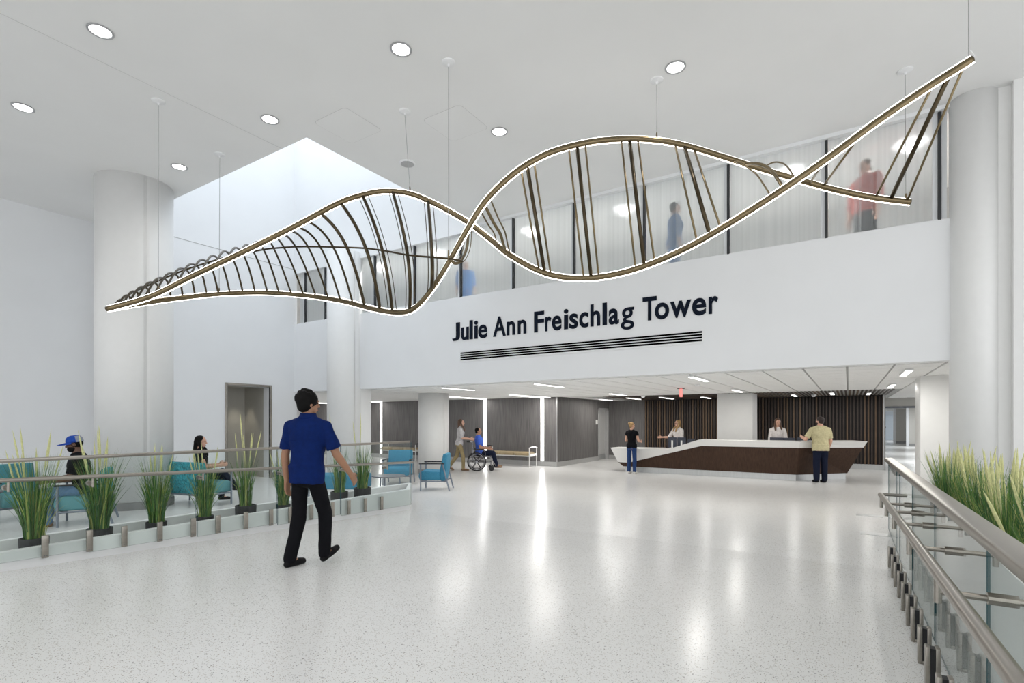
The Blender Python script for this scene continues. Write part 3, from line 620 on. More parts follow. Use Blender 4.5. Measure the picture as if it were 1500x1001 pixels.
# ================================================================== GLASS GUARDS
def shoe(x, y, z0, h, parent, s):
    if s > 0:
        o = MB().box((x - .012, y - .027, z0), (x + .012, y + .027, z0 + h)).build('clamp', STEEL, parent, bevel=.003); MB().box((x + .012, y - .012, z0 + .02), (x + .015, y - .004, z0 + .028)).box((x + .012, y + .006, z0 + .02), (x + .015, y + .014, z0 + .028)).build('screw', STEELD, o); return
    b = MB(); b.box((x - .034, y - .03, z0), (x - .012, y + .03, z0 + h)).box((x + .012, y - .03, z0), (x + .034, y + .03, z0 + h)).box((x - .012, y - .03, z0), (x + .012, y + .03, z0 + .02))
    o = b.build('clamp', STEEL, parent, bevel=.003); MB().box((x - .012, y - .024, z0 + .02), (x + .012, y + .03, z0 + h - .008)).build('slot', BLACK, o)
XG = -6.70; YE = 7.02
# trough kerb holding the potted grasses
kb = struct(MB().box((-6.84, YB, -.02), (-6.735, YE - .0, .37)).box((-7.50, YB, 0), (-7.40, YE + .75, .37)).box((-7.40, YB, 0), (-6.84, YE, .16)).prism([Vector((-6.735, YE, 0)), Vector((-6.84, YE, 0)), Vector((-7.40, YE + .65, 0)), Vector((-7.40, YE + .75, 0))], (0, 0, .37)).build('trim_kerb', WHITE))
gl = thing('glass_guard', 'clear glass guard with steel rails along the potted grasses', 'railing', (0, 0, 0))
ed = [-3.2, -1.6, .15] + [YatX(p, XG) for p in (129, 288, 406, 499)] + [YE]
def panel(p0, p1, th, parent, zlo0, zlo1, zhi0, zhi1, nrm):
    nrm = Vector(nrm) * th / 2; a0, a1 = Vector((*p0, 0)), Vector((*p1, 0))
    q = [a0 + Vector((0, 0, zlo0)), a1 + Vector((0, 0, zlo1)), a1 + Vector((0, 0, zhi1)), a0 + Vector((0, 0, zhi0))]
    vs_ = [v - nrm for v in q] + [v + nrm for v in q]
    b = MB(); b.add(vs_, [(0, 1, 2, 3), (7, 6, 5, 4)], 0); b.add(vs_, [(0, 4, 5, 1), (1, 5, 6, 2), (2, 6, 7, 3), (3, 7, 4, 0)], 1)
    return b.build('glass_panel', [GLASS, GLEDGE], parent)
for i in range(len(ed) - 1): panel((XG, ed[i] + .008), (XG, ed[i + 1] - .008), .012, gl, ramp_z(ed[i]) + .075, ramp_z(ed[i + 1]) + .10, 1.235, 1.235, (1, 0, 0))
MB().box((XG - .022, ed[0], 1.225), (XG + .022, YE - .05, 1.262)).build('top_rail', STEEL, gl, bevel=.006)
hy = [-3.2, -1, 1, 3, 5, 6.85]
MB().tube([(XG + .09, y, ramp_z(y) + .875) for y in hy] + [(XG + .09, 6.97, .875)], .021, 12).build('handrail', STEEL, gl, smooth=True)
for y in [.35] + [YatX(p, XG) + .0 for p in (8, 131, 292, 408, 500, 562)]:
    z = ramp_z(y) + .80; o = MB().tube([(XG - .03, y, z), (XG + .03, y, z)], .026, 12).build('standoff', STEEL, gl); MB().tube([(XG + .02, y, z), (XG + .09, y, z)], .010, 8).build('arm', STEEL, o); MB().tube([(XG + .09, y, z - .035), (XG + .09, y, z + .06)], .011, 8).build('post', STEEL, o)
for px in (65, 130, 181, 233, 282, 318, 359, 396, 424, 455, 486, 510, 534, 558):
    y = YatX(px, XG); shoe(XG + .02, y, ramp_z(y) + .085, .225, gl, 1)
for y in (.1, .75, -.6, -1.3): shoe(XG + .02, y, ramp_z(y) + .085, .2, gl, 1)
# right guard with planter behind
gr = thing('glass_guard', 'clear glass guard with wide steel cap and round handrail beside the tall planter', 'railing', (0, 0, 0))
XQ = .50
def capz(y): return 1.07 + (9.6 - y) * .0135
ed = [-2.6, -.9, .55] + [YatX(p, XQ) for p in (1448, 1370, 1337, 1318)] + [8.0, 9.55]
ed = sorted(ed)
for i in range(len(ed) - 1): panel((XQ, ed[i] + .008), (XQ, ed[i + 1] - .008), .010, gr, ramp_z(ed[i]) + .02, ramp_z(ed[i + 1]) + .02, capz(ed[i]) - .02, capz(ed[i + 1]) - .02, (1, 0, 0))
b = MB(); y0, y1 = -2.6, 9.62
b.add([(XQ - .05, y0, capz(y0) - .05), (XQ + .05, y0, capz(y0) - .05), (XQ + .05, y0, capz(y0)), (XQ - .05, y0, capz(y0)), (XQ - .05, y1, capz(y1) - .05), (XQ + .05, y1, capz(y1) - .05), (XQ + .05, y1, capz(y1)), (XQ - .05, y1, capz(y1))], [(0, 1, 2, 3), (7, 6, 5, 4), (0, 4, 5, 1), (1, 5, 6, 2), (2, 6, 7, 3), (3, 7, 4, 0)])
b.build('cap_rail', STEEL, gr, bevel=.008)
ha = Zp(1290, 725, .875); hb = Zp(1480, 985, 1.04); hd_ = (hb - ha) / (hb.y - ha.y)
hend = hb + hd_ * (-2.2 - hb.y)
MB().tube([hend, hb, ha.lerp(hb, .5), ha], .024, 16).build('handrail', STEEL, gr, smooth=True)
MB().tube([ha, ha + Vector((0, .03, 0)), Vector((XQ - .01, ha.y + .03, ha.z))], .016, 10).build('end_return', STEEL, gr, smooth=True)
for y in (6.35, 5.65, 4.85, 3.8, 2.72, 1.4):
    p = ha + hd_ * (y - ha.y); z = p.z - .075
    o = MB().tube([(XQ - .045, y, z), (XQ + .045, y, z)], .024, 12).build('standoff', STEEL, gr); MB().tube([(p.x, y, z), (XQ + .17, y, z)], .013, 10).build('arm', STEEL, o); MB().tube([(p.x, y, z - .045), (p.x, y, z + .06)], .014, 10).build('post', STEEL, o); MB().tube([(XQ + .17, y, z - .06), (XQ + .17, y, z + .06)], .014, 10).build('post', STEEL, o)
for px, py in ((1306, 840), (1311, 853), (1315.5, 870), (1321, 885), (1327.5, 905), (1335, 930), (1343, 954), (1354, 986), (1366, 1018), (1384, 1070)):
    a = (px - 750) / FPX; y = YatX(px, .40); shoe(.40, y, ramp_z(y) + .0, .23, gr, -1)
struct(MB().prism([Vector((.43, y, z)) for y, z in ((YB, ramp_z(YB)), (RAMP0, 0), (9.6, 0), (9.6, .02), (RAMP0, .12), (YB, ramp_z(YB) + .12))], (.14, 0, 0)).build('trim_kerb', WHITE)) if False else None
pl = thing('planter_box', 'long white planter wall with soil behind the right glass guard', 'planter', (0, 0, 0))
MB().box((.70, -2.5, 0), (.76, 8.6, .84)).box((1.26, -2.5, 0), (1.32, 8.6, .60)).box((.76, 8.5, 0), (1.26, 8.6, .60)).box((.76, -2.5, 0), (1.26, -2.4, .60)).build('wall', WHITE, pl); MB().box((.76, -2.4, .3), (1.26, 8.5, .44)).build('soil', SOIL, pl)
for (p, q), l in ((((1257, 753), (1290, 758)), 'flat steel strip let into the floor, farther from the clamp row'), (((1264, 780), (1303, 786)), 'flat steel strip let into the floor, closer to the clamp row')):
    a = Zp(*p); c = Zp(*q); o = MB().box((-.19, -.11, 0), (.19, .11, .006)).build('floor_plate', STEELL); o.location = ((a.x + c.x) / 2, (a.y + c.y) / 2, 0); tag(o, l, 'floor plate')

# ================================================================== POTTED GRASSES
GR = [mat('grass_deep', (.045, .135, .035), .55, var=.3), mat('grass_mid', (.12, .25, .05), .55, var=.25), mat('grass_yellow', (.38, .42, .11), .55, var=.2)]
SEED = mat('seed_head', (.62, .62, .30), .7, var=.15, vscale=(60, 60, 60))
def grass_mesh(n, h, spread, base, seed):
    rnd = random.Random(seed); b = MB()
    for k in range(n):
        a = rnd.uniform(0, 2 * PI); r0 = base * math.sqrt(rnd.random()); hh = h * rnd.uniform(.5, 1.0); lean = spread * rnd.uniform(.1, 1) ** 1.3
        a2 = a + rnd.uniform(-.6, .6); dx, dy = math.cos(a2), math.sin(a2); p = Vector((r0 * math.cos(a), r0 * math.sin(a), 0)); w = rnd.uniform(.0022, .0055)
        side = Vector((-dy, dx, 0)) if rnd.random() < .6 else Vector((dx, dy, 0)); side.normalize(); pts = []; droop = rnd.random() < .16
        for s in range(6):
            t = s / 5; q = p + Vector((dx, dy, 0)) * lean * (t ** 1.7) * (1.35 if droop else 1) + Vector((0, 0, hh * (t - (.35 * t ** 3 if droop else .06 * t * t)))); ww = w * (1 - t ** 2 * .92); pts += [q - side * ww, q + side * ww]
        b.add(pts, [(2 * i, 2 * i + 1, 2 * i + 3, 2 * i + 2) for i in range(5)], rnd.choices((0, 1, 2), (5, 5, 2))[0])
    return b.mesh('blades', GR)
def seed_mesh():
    b = MB(); pts = [Vector((.02 * t * t, 0, t)) for t in (0, .3, .6, .72, .8, .9, 1.0)]; return b.tube(pts, [.0016, .0015, .0015, .007, .009, .007, .001], 6).mesh('seed_head', SEED)
GM = [grass_mesh(330, .98, .26, .085, i) for i in range(4)]; GN = [grass_mesh(150, .72, .15, .07, 10 + i) for i in range(3)]; SM = seed_mesh()
def grass_plant(loc, label, group, me, h, nseed, sh, pot=True, scale=1.0, name='potted_grass', lean=.22):
    t = thing(name, label, 'plant', loc, random.uniform(0, 6.28), group); t.scale = (scale,) * 3
    z = 0
    if pot:
        MB().lathe((0, 0, 0), ((.10, 0), (.115, .01), (.122, .235), (.122, .25), (.108, .25), (.106, .225)), 24).build('pot', POT, t); MB().cyl((0, 0, .2), .107, .02, 20).build('soil', SOIL, t); z = .22
    o = link('blades', me, t); o.location = (0, 0, z); o['kind'] = 'stuff'
    for k in range(nseed):
        o = link('seed_head', SM, t); a = random.uniform(0, 6.28); o.location = (.05 * math.cos(a), .05 * math.sin(a), z); o.scale = (1.0 if pot else 1.2, 1.0 if pot else 1.2, sh * random.uniform(.8, 1.08)); o.rotation_euler = (random.gauss(0, lean * .5), random.gauss(0, lean * .5), a)
    return t
gl_lab = ['potted grass beside the seated man, standing before his knees', 'potted grass in front of the woven chair of the seated man', 'narrow potted grass in front of the broad round column', 'short potted grass in front of the seated woman', 'narrow potted grass in front of the recessed wall opening', 'potted grass beside the walking man, at his left hand', 'slim potted grass right behind the walking man, by his reaching hand', 'upright potted grass at the end of the glass guard']
for k, (px, me, sc_, ns) in enumerate(((50, GM[0], 1.0, 9), (146, GM[1], 1.0, 8), (229, GM[2], .92, 6), (300, GM[3], .86, 7), (360, GN[0], 1.12, 6), (415, GM[0], .85, 3), (497, GN[1], 1.15, 3), (531, GN[2], 1.2, 2))):
    grass_plant((-7.12, YatX(px, -7.12), .16), gl_lab[k], 'potted grasses along the left guard', me, 1, ns, 1.12, True, sc_)
ry = [8.2, 7.5, 6.8, 6.15, 5.55, 5.0, 4.5, 4.05, 3.62, 3.2]
rl = ['at the far end of the right planter', 'second from the far end of the right planter', 'third from the far end of the right planter', 'in the right planter beside the big round column', 'in the denser middle of the right planter', 'in the middle of the right planter, many pale plumes', 'in the right planter where the row thins out', 'in the right planter with long arching blades', 'the next to last clump of the right planter', 'the last sparse clump of the right planter before bare soil']
for k, y in enumerate(ry):
    grass_plant((1.0 + random.uniform(-.06, .06), y, .44), 'green plumed grass ' + rl[k], 'grasses in the right planter', GM[k % 4], 1, 12 if k < 8 else 5, 1.0, False, (.92 if k < 8 else .82), 'plume_grass', .25)
# ================================================================== WHEELCHAIR
wc = thing('wheelchair', 'black wheelchair with spoked wheels carrying the man in blue', 'wheelchair', (-10.15, 13.85, 0), face(.80, .60))
CHR = mat('chrome', (.35, .35, .37), .2, 1, var=.03)
def ring_pts(c, r, n=28): return [Vector(c) + Vector((0, r * math.cos(2 * PI * k / n), r * math.sin(2 * PI * k / n))) for k in range(n)]
for s in (-1, 1):
    c = (s * .29, -.12, .305)
    o = MB().tube(ring_pts(c, .285), .020, 8, closed=True).build('wheel', BLACK, wc, smooth=True)
    MB().tube(ring_pts((s * .33, -.12, .305), .25), .009, 8, closed=True).build('push_rim', CHR, o, smooth=True)
    for k in range(6):
        a = k * PI / 3; MB().tube([c, (c[0], c[1] + .27 * math.cos(a), c[2] + .27 * math.sin(a))], .011, 6).build('spoke', BLACK, o)
    MB().tube([(s * .26, -.12, .305), (s * .33, -.12, .305)], .035, 10).build('hub', CHR, o)
    q = (s * .24, .36, .085); o = MB().tube(ring_pts(q, .065, 18), .022, 8, closed=True).build('caster', BLACK, wc, smooth=True); MB().tube([q, (s * .24, .34, .28)], .014, 8).build('fork', CHR, o); MB().tube([(q[0] - .02, q[1], q[2]), (q[0] + .02, q[1], q[2])], .05, 10).build('hub', BLACK, o)
    MB().tube(catmull([(s * .25, -.24, .28), (s * .25, -.25, .7), (s * .25, -.27, .93), (s * .25, -.38, .95)], 5), .013, 8).build('back_post', CHR, wc, smooth=True)
    MB().tube([(s * .25, -.34, .95), (s * .25, -.44, .95)], .02, 8).build('push_handle', BLACK, wc)
    MB().box((s * .26 - .03, -.2, .685), (s * .26 + .03, .12, .72)).build('armrest', BLACK, wc, bevel=.01)
    MB().tube(catmull([(s * .26, -.2, .5), (s * .26, -.2, .67), (s * .26, .12, .67), (s * .26, .16, .5)], 3), .011, 8).build('arm_frame', CHR, wc)
    MB().tube([(s * .24, -.24, .29), (s * .24, .36, .29)], .013, 8).build('lower_rail', CHR, wc); MB().tube([(s * .24, -.24, .47), (s * .24, .3, .47), (s * .2, .50, .16)], .013, 8).build('seat_rail', CHR, wc)
    MB().box((s * .12 - .07, .44, .13), (s * .12 + .07, .60, .145)).build('footrest', BLACK, wc)
MB().box((-.24, -.22, .46), (.24, .26, .50)).build('seat', BLACK, wc, bevel=.015); MB().box((-.24, -.27, .5), (.24, -.24, .9)).build('backrest', BLACK, wc, bevel=.012)
MB().tube([(-.24, -.1, .3), (.24, .2, .46)], .012, 8).build('cross_brace', CHR, wc); MB().tube([(.24, -.1, .3), (-.24, .2, .46)], .012, 8).build('cross_brace', CHR, wc)

# ================================================================== PEOPLE
def remesh(b, name, m, voxel, parent, smooth=4, clamp=None, fold=0):
    me0 = b.mesh('tmp', m); ob = bpy.data.objects.new('tmp', me0); COL.objects.link(ob)
    md = ob.modifiers.new('r', 'REMESH'); md.mode = 'VOXEL'; md.voxel_size = voxel; md.adaptivity = 0; md.use_smooth_shade = True
    if smooth: sm = ob.modifiers.new('s', 'SMOOTH'); sm.iterations = smooth; sm.factor = .5
    dg = bpy.context.evaluated_depsgraph_get(); me = bpy.data.meshes.new_from_object(ob.evaluated_get(dg))
    bpy.data.objects.remove(ob); me.name = name
    if fold:
        me.update(); nr = [v.normal.copy() for v in me.vertices]
        for v, nn in zip(me.vertices, nr): v.co += nn * fold * (noise.noise((v.co.x * 9, v.co.y * 9, v.co.z * 5)) + .6 * noise.noise((v.co.x * 18 + 5, v.co.y * 18, v.co.z * 13)))
    if clamp is not None:
        for v in me.vertices:
            if v.co.z < clamp: v.co.z = clamp
    me.materials.clear(); me.materials.append(m); me.polygons.foreach_set('use_smooth', [True] * len(me.polygons)); me.update()
    return link(name, me, parent)
def cloth(name, c, rough=.9): return mat(name, c, rough, spec=.15, var=.12, vscale=(25, 25, 25), bump=.15, bscale=180)
SKIN = {'tan': mat('skin_tan', (.33, .17, .10), .5, var=.08), 'brown': mat('skin_brown', (.13, .065, .04), .5, var=.08), 'fair': mat('skin_fair', (.62, .36, .26), .5, var=.06), 'olive': mat('skin_olive', (.42, .22, .14), .5, var=.08)}
EYE_M = mat('eye_dark', (.02, .015, .012), .2, var=.1); LIP = mat('lip', (.35, .12, .10), .5, var=.05)
def V(*a): return Vector(a)
def person(label, loc, rz, h, skin, top, bottom, shoes, hairm, hair='short', pitch=0, twist=0, arms=None, legs=None, head=(0, 0), sleeve=.55, vox=.012, pelvis=None, build=1.0, female=False, hem=-.03, group=None, extra=None, cap=None, beard=None, roll=0, sleeve_flare=1.0):
    root = thing('person', label, 'person', loc, rz, group); u = h; sk = SKIN[skin]
    g = (.92 if female else 1.0) * build
    arms = arms or [(V(.16, .02, -1), V(.06, .16, -1)), (V(-.16, .02, -1), V(-.06, .16, -1))]
    legs = legs or [(V(.03, .02, -1), V(0, -.03, -1), 0), (V(-.03, .02, -1), V(0, -.03, -1), 0)]
    hips, ends = [], []
    for s, (td, sd, ft) in zip((1, -1), legs):
        hp = V(s * .052 * u, 0, -.01 * u); kn = hp + td.normalized() * .245 * u; an = kn + sd.normalized() * .235 * u; hips.append((hp, kn, an, ft))
    low = min(an.z - abs(math.sin(ft)) * .02 * u for _, _, an, ft in hips)
    pz = pelvis if pelvis is not None else -low + .048 * u
    PV = V(0, 0, pz); Rt = Matrix.Rotation(twist, 3, 'Z') @ Matrix.Rotation(roll, 3, 'Y') @ Matrix.Rotation(-pitch, 3, 'X')
    TP = lambda p: PV + Rt @ (Vector(p) * u)
    HZr = Matrix.Rotation(head[0], 3, 'Z') @ Matrix.Rotation(head[1], 3, 'X')
    hc = TP((0, .012, .405)); HP = lambda p: hc + HZr @ (Vector(p) * u)
    sw = .108 if not female else .094
    sh = [TP((s * sw * (.5 + .5 * build), 0, .274)) for s in (1, -1)]
    # torso cross-sections (z, rx, ry, y)
    if female: sec = [(-.045, .088, .066, -.005), (.0, .098, .072, -.008), (.06, .080, .058, 0), (.11, .070, .052, .004), (.17, .078, .060, .010), (.22, .084, .064, .012), (.27, .086, .050, 0), (.302, .062, .038, -.004), (.325, .032, .030, 0)]
    else: sec = [(-.045, .088, .064, -.005), (.0, .092, .068, -.006), (.06, .086, .060, 0), (.12, .086, .058, .002), (.18, .096, .064, .006), (.23, .104, .066, .006), (.275, .104, .054, 0), (.308, .072, .042, -.004), (.33, .036, .034, 0)]
    def torso(b, inf=0, z0=-.05, z1=.34, gx=1.0):
        n = 20; rs = []
        zs = [q for q in sec if z0 <= q[0] <= z1]
        if z0 < sec[0][0]: zs = [(z0, sec[1][1] * .98, sec[1][2] * .98, sec[0][3])] + zs
        for z, rx, ry, y in zs: rs.append([TP((math.copysign(abs(math.cos(a)) ** .85, math.cos(a)) * (rx * g * gx + inf / u), y + math.copysign(abs(math.sin(a)) ** .9, math.sin(a)) * (ry * build ** 1.2 * gx + inf / u), z)) for a in [2 * PI * k / n for k in range(n)]])
        b.rings(rs)
    B = MB(); torso(B)
    B.cone(TP((0, -.004, .30)), .034 * u * g, HP((0, -.008, -.03)), .030 * u * g)
    B.ell(HP((0, -.006, .018)), (.0435 * u, .054 * u, .052 * u), 16, HZr); B.ell(HP((0, .012, -.026)), (.034 * u, .037 * u, .038 * u), 14, HZr); B.ell(HP((0, .03, -.048)), (.016 * u, .014 * u, .012 * u), 10, HZr)
    B.cone(HP((0, .047, .012)), .006 * u, HP((0, .058, -.012)), .0085 * u, 8); B.ell(HP((0, .046, -.034)), (.014 * u, .006 * u, .006 * u), 8, HZr); B.ell(HP((0, .046, .020)), (.028 * u, .008 * u, .006 * u), 8, HZr)
    for s in (1, -1): B.ell(HP((s * .044, -.006, -.004)), (.006 * u, .013 * u, .018 * u), 8, HZr)
    for k_, s in enumerate((1, -1)): B.cone(TP((s * .030, -.006, .312)), .022 * u * g, sh[k_], .028 * u * g)
    elb, wri = [], []
    for k, s in enumerate((1, -1)):
        ud, fd = arms[k][0].normalized(), arms[k][1].normalized(); e = sh[k] + ud * .172 * u; w = e + fd * .150 * u; elb.append(e); wri.append(w)
        B.cone(sh[k], .030 * u * g, e, .023 * u * g); B.cone(e, .024 * u * g, e.lerp(w, .35), .0235 * u * g); B.cone(e.lerp(w, .35), .0235 * u * g, w, .0155 * u * g)
        hd = (arms[k][2] if len(arms[k]) > 2 else fd).normalized(); inn = V(-s, 0, 0) if len(arms[k]) < 4 else arms[k][3]
        nn = (inn - hd * inn.dot(hd)); nn = nn.normalized() if nn.length > .01 else hd.orthogonal().normalized(); sd_ = hd.cross(nn).normalized()
        if sd_.dot(V(0, 1, .2)) < 0: sd_ = -sd_
        pc = w + hd * .05 * u
        for q in (-1.2, -.4, .4, 1.2): B.cone(w + sd_ * q * .006 * u, .011 * u, pc + sd_ * q * .0115 * u, .0095 * u, 8)
        for q, ln in ((-1.5, .034), (-.5, .043), (.5, .046), (1.5, .040)):
            a = pc + sd_ * q * .0118 * u; m = a + (hd + nn * .25).normalized() * ln * .5 * u; B.cone(a, .0058 * u, m, .0052 * u, 8); B.cone(m, .0052 * u, m + (hd + nn * .8).normalized() * ln * .52 * u, .0045 * u, 8)
        th = w + hd * .015 * u + sd_ * .014 * u; m = th + (hd * .6 + sd_ * .75 + nn * .3).normalized() * .032 * u; B.cone(th, .0085 * u, m, .0068 * u, 8); B.cone(m, .0066 * u, m + (hd + sd_ * .2 + nn * .3).normalized() * .026 * u, .0052 * u, 8)
    for k, (hp, kn, an, ft) in enumerate(hips):
        a, c, d_ = PV + hp, PV + kn, PV + an
        B.cone(a, .048 * u * g, c, .031 * u * g); B.cone(c, .031 * u * g, c.lerp(d_, .3), .030 * u * g); B.cone(c.lerp(d_, .3), .030 * u * g, d_, .020 * u * g); B.cone(d_, .020 * u, d_ + V(0, .05 * u * math.cos(ft), .05 * u * math.sin(ft) - .022 * u), .016 * u)
    body = remesh(B, 'body', sk, min(vox, .0085), root, 2)
    for s in (1, -1):
        MB().ell(HP((s * .017, .0445, .006)), (.0065 * u, .004 * u, .0042 * u), 8, HZr).build('eye', EYE_M, body, smooth=True)
    MB().ell(HP((0, .0515, -.0345)), (.012 * u, .003 * u, .0032 * u), 8, HZr).build('mouth', LIP, body, smooth=True)
    if beard: Q = MB(); Q.ell(HP((0, .016, -.036)), (.038 * u, .040 * u, .034 * u), 14, HZr); remesh(Q, 'beard', beard, .007, body, 2)
    # shirt
    S = MB(); torso(S, .013, hem, .333, 1.03)
    for k_, s in enumerate((1, -1)): S.cone(TP((s * .030, -.006, .312)), .022 * u * g + .010, sh[k_], .028 * u * g + .010)
    n_ = 24; S.rings([[TP((math.cos(a) * (.094 * g + .018 / u), -.006 + math.sin(a) * (.070 * build + .016 / u), z)) for a in [2 * PI * k / n_ for k in range(n_)]] for z in (hem, .05)])
    for k in range(2):
        e, w = elb[k], wri[k]
        S.cone(sh[k], .029 * u * g + .010, sh[k] + (e - sh[k]) * .25, .030 * u * g + .012)
        if sleeve <= 1: S.cone(sh[k] + (e - sh[k]) * .08, .030 * u * g + .011, sh[k].lerp(e, sleeve), (.028 * u * g + .014) * sleeve_flare, 14, flat=True)
        else:
            S.cone(sh[k], .033 * u * g + .010, e, .026 * u * g + .010, 14); S.cone(e, .026 * u * g + .010, e.lerp(w, sleeve - 1), .020 * u * g + .009, 14)
    remesh(S, 'shirt', top, vox, root, 3, None, .010)
    # trousers
    Tt = MB(); torso(Tt, .007, -.05, .06, 1.0); Tt.ell(PV + V(0, -.005 * u, -.03 * u), (.086 * u * g + .01, .066 * u * build + .008, .05 * u), 16)
    for hp, kn, an, ft in hips:
        a, c, d_ = PV + hp, PV + kn, PV + an
        Tt.cone(a, .048 * u * g + .004, c, .036 * u * g + .006, 16); Tt.cone(c, .037 * u * g + .006, d_ - (d_ - c).normalized() * .0 + V(0, 0, 0), .030 * u * g + .009, 16, flat=False); 
    remesh(Tt, 'trousers', bottom, vox, root, 3, None, .006)
    for hp, kn, an, ft in hips:
        d_ = PV + an; F = MB(); R = Matrix.Rotation(ft, 3, 'X'); fp = lambda x, y, z: d_ + R @ (Vector((x, y, z)) * u)
        F.cone(fp(0, -.02, -.026), .021 * u, fp(0, .06, -.030), .024 * u, 12); F.cone(fp(0, .06, -.030), .024 * u, fp(0, .098, -.034), .019 * u, 12); F.cone(fp(0, -.004, -.02), .026 * u, fp(0, .0, .006), .024 * u, 12)
        zc = min((fp(0, -.02, -.047)).z, fp(0, .098, -.047).z)
        remesh(F, 'shoe', shoes, .009, root, 2, zc if abs(ft) < .05 else None)
    # hair
    if hairm and hair != 'none':
        Hh = MB()
        if hair == 'cap': Hh.ell(HP((0, -.014, .012)), (.0455 * u, .052 * u, .050 * u), 16, HZr)
        else:
            vol = {'short': .0495, 'curly': .058, 'long': .0500, 'bun': .0490, 'crop': .0470}[hair]
            Hh.ell(HP((0, -.016, .026)), (vol * u, vol * 1.12 * u, vol * 1.0 * u), 18, HZr); Hh.ell(HP((0, -.028, .0)), (vol * .93 * u, vol * .72 * u, vol * .95 * u), 16, HZr)
            if hair == 'curly':
                rn = random.Random(3)
                for k in range(40): a, c = rn.uniform(0, 2 * PI), rn.uniform(-.3, 1.4); Hh.ell(HP((math.cos(a) * math.cos(c) * .052, -.018 + math.sin(a) * math.cos(c) * .054, .03 + math.sin(c) * .05)), (.013 * u,) * 3, 8)
            if hair == 'bun': Hh.ell(HP((0, -.062, .046)), (.026 * u, .024 * u, .024 * u), 12)
            if hair == 'long':
                for s in (1, -1):
                    Hh.cone(HP((s * .036, -.012, .02)), .020 * u, HP((s * .044, .006, -.05)), .020 * u); Hh.cone(HP((s * .044, .006, -.05)), .020 * u, HP((s * .046, .052, -.105)), .019 * u); Hh.cone(HP((s * .046, .052, -.105)), .019 * u, HP((s * .044, .066, -.155)), .013 * u)
                Hh.cone(HP((0, -.040, .0)), .036 * u, HP((0, -.045, -.10)), .030 * u)
        remesh(Hh, 'hair', hairm, .008, root, 2, None, .006)
    if cap:
        cp = MB(); n = 20
        cp.rings([[HP((math.cos(a) * q * .053, -.006 + math.sin(a) * q * .062, z)) for a in [2 * PI * k / n for k in range(n)]] for q, z in ((1, .018), (1.0, .035), (.92, .055), (.7, .072), (.3, .08))]); o = cp.build('cap_crown', cap[0], root, smooth=True)
        MB().rings([[HP((math.cos(a) * .050, .012 + math.sin(a) * q, z - .006 * abs(math.cos(a)))) for a in [PI * k / 12 for k in range(13)]] for q, z in ((.045, .024), (.105, .014), (.106, .010), (.045, .018))], True).build('cap_peak', cap[0], o, smooth=True)
        MB().rings([[HP((math.cos(a) * q * .0537, -.0065 + math.sin(a) * q * .0627, z)) for a in [PI + .25 + (PI - .5) * k / 10 for k in range(11)]] for q, z in ((1, .019), (1.0, .035), (.925, .0555), (.705, .0725))], False).build('cap_mesh', cap[1], o, smooth=True)
    if extra: extra(root, HP, TP, u, wri)
    return root
def glasses(root, HP, TP, u, wri):
    b = MB()
    for s in (1, -1): b.tube([HP((s * .02 + .014 * math.cos(a), .054, .006 + .010 * math.sin(a))) for a in [2 * PI * k / 14 for k in range(14)]], .0026, 5, closed=True); b.tube([HP((s * .034, .052, .01)), HP((s * .046, 0, .008))], .0024, 5)
    b.tube([HP((-.006, .056, .008)), HP((.006, .056, .008))], .0026, 5); b.build('glasses', BLACK, root)
HB = mat('hair_black', (.004, .0035, .0035), .7, spec=.15, var=.2); HBR = mat('hair_brown', (.085, .042, .022), .45, var=.3, vscale=(60, 60, 8)); HBL = mat('hair_blonde', (.36, .22, .09), .45, var=.3, vscale=(60, 60, 8))
NAVY = cloth('navy_shirt', (.003, .015, .095)); BLKC = cloth('black_cloth', (.005, .005, .007)); DNAVY = cloth('dark_navy_cloth', (.010, .014, .032)); DENIM = cloth('denim', (.025, .055, .16)); LDENIM = cloth('light_denim', (.16, .27, .42)); CREAM = cloth('cream_tee', (.54, .49, .30)); WBL = cloth('white_blouse', (.72, .68, .66)); GREYS = cloth('grey_blouse', (.55, .54, .55)); KHAKI = cloth('khaki', (.36, .29, .16)); BLUE = cloth('blue_scrub', (.07, .15, .62)); SHB = mat('black_shoe', (.006, .006, .007), .7, spec=.2, var=.1); SHW = mat('white_shoe', (.7, .68, .64), .5, var=.05); SHT = mat('tan_shoe', (.22, .13, .07), .6, var=.1)
# walking man
wy = 3.41; wx = -4.72
def collar(root, HP, TP, u, wri):
    n = 24
    MB().rings([[TP((math.cos(a) * q * .04, .001 + math.sin(a) * q * .038, z)) for a in [2 * PI * k / n for k in range(n)]] for q, z in ((1.20, .312), (1.02, .346), (1.10, .350), (1.38, .318))], False, closed=True).build('collar', NAVY, root, smooth=True)
    MB().tube([TP((-.088, -.074, .19)), TP((0, -.084, .20)), TP((.088, -.074, .19))], .003, 5).build('yoke_seam', NAVY, root)
person('man in navy shirt and black trousers walking up the lobby floor', (wx, wy, ramp_z(wy)), math.radians(10), 1.79, 'tan', NAVY, BLKC, SHB, HB, 'curly', pitch=.03, twist=.30,
       arms=[(V(.34, .16, -1), V(.25, .72, -1), V(.1, .75, -1)), (V(-.16, -.06, -1), V(-.02, .10, -1))], legs=[(V(-.02, .42, -1), V(.02, -.05, -1), .38), (V(.02, -.06, -1), V(-.04, -.26, -1), -.0)], head=(-.45, -.05), sleeve=.80, vox=.011, hem=-.055, extra=collar, sleeve_flare=1.12)
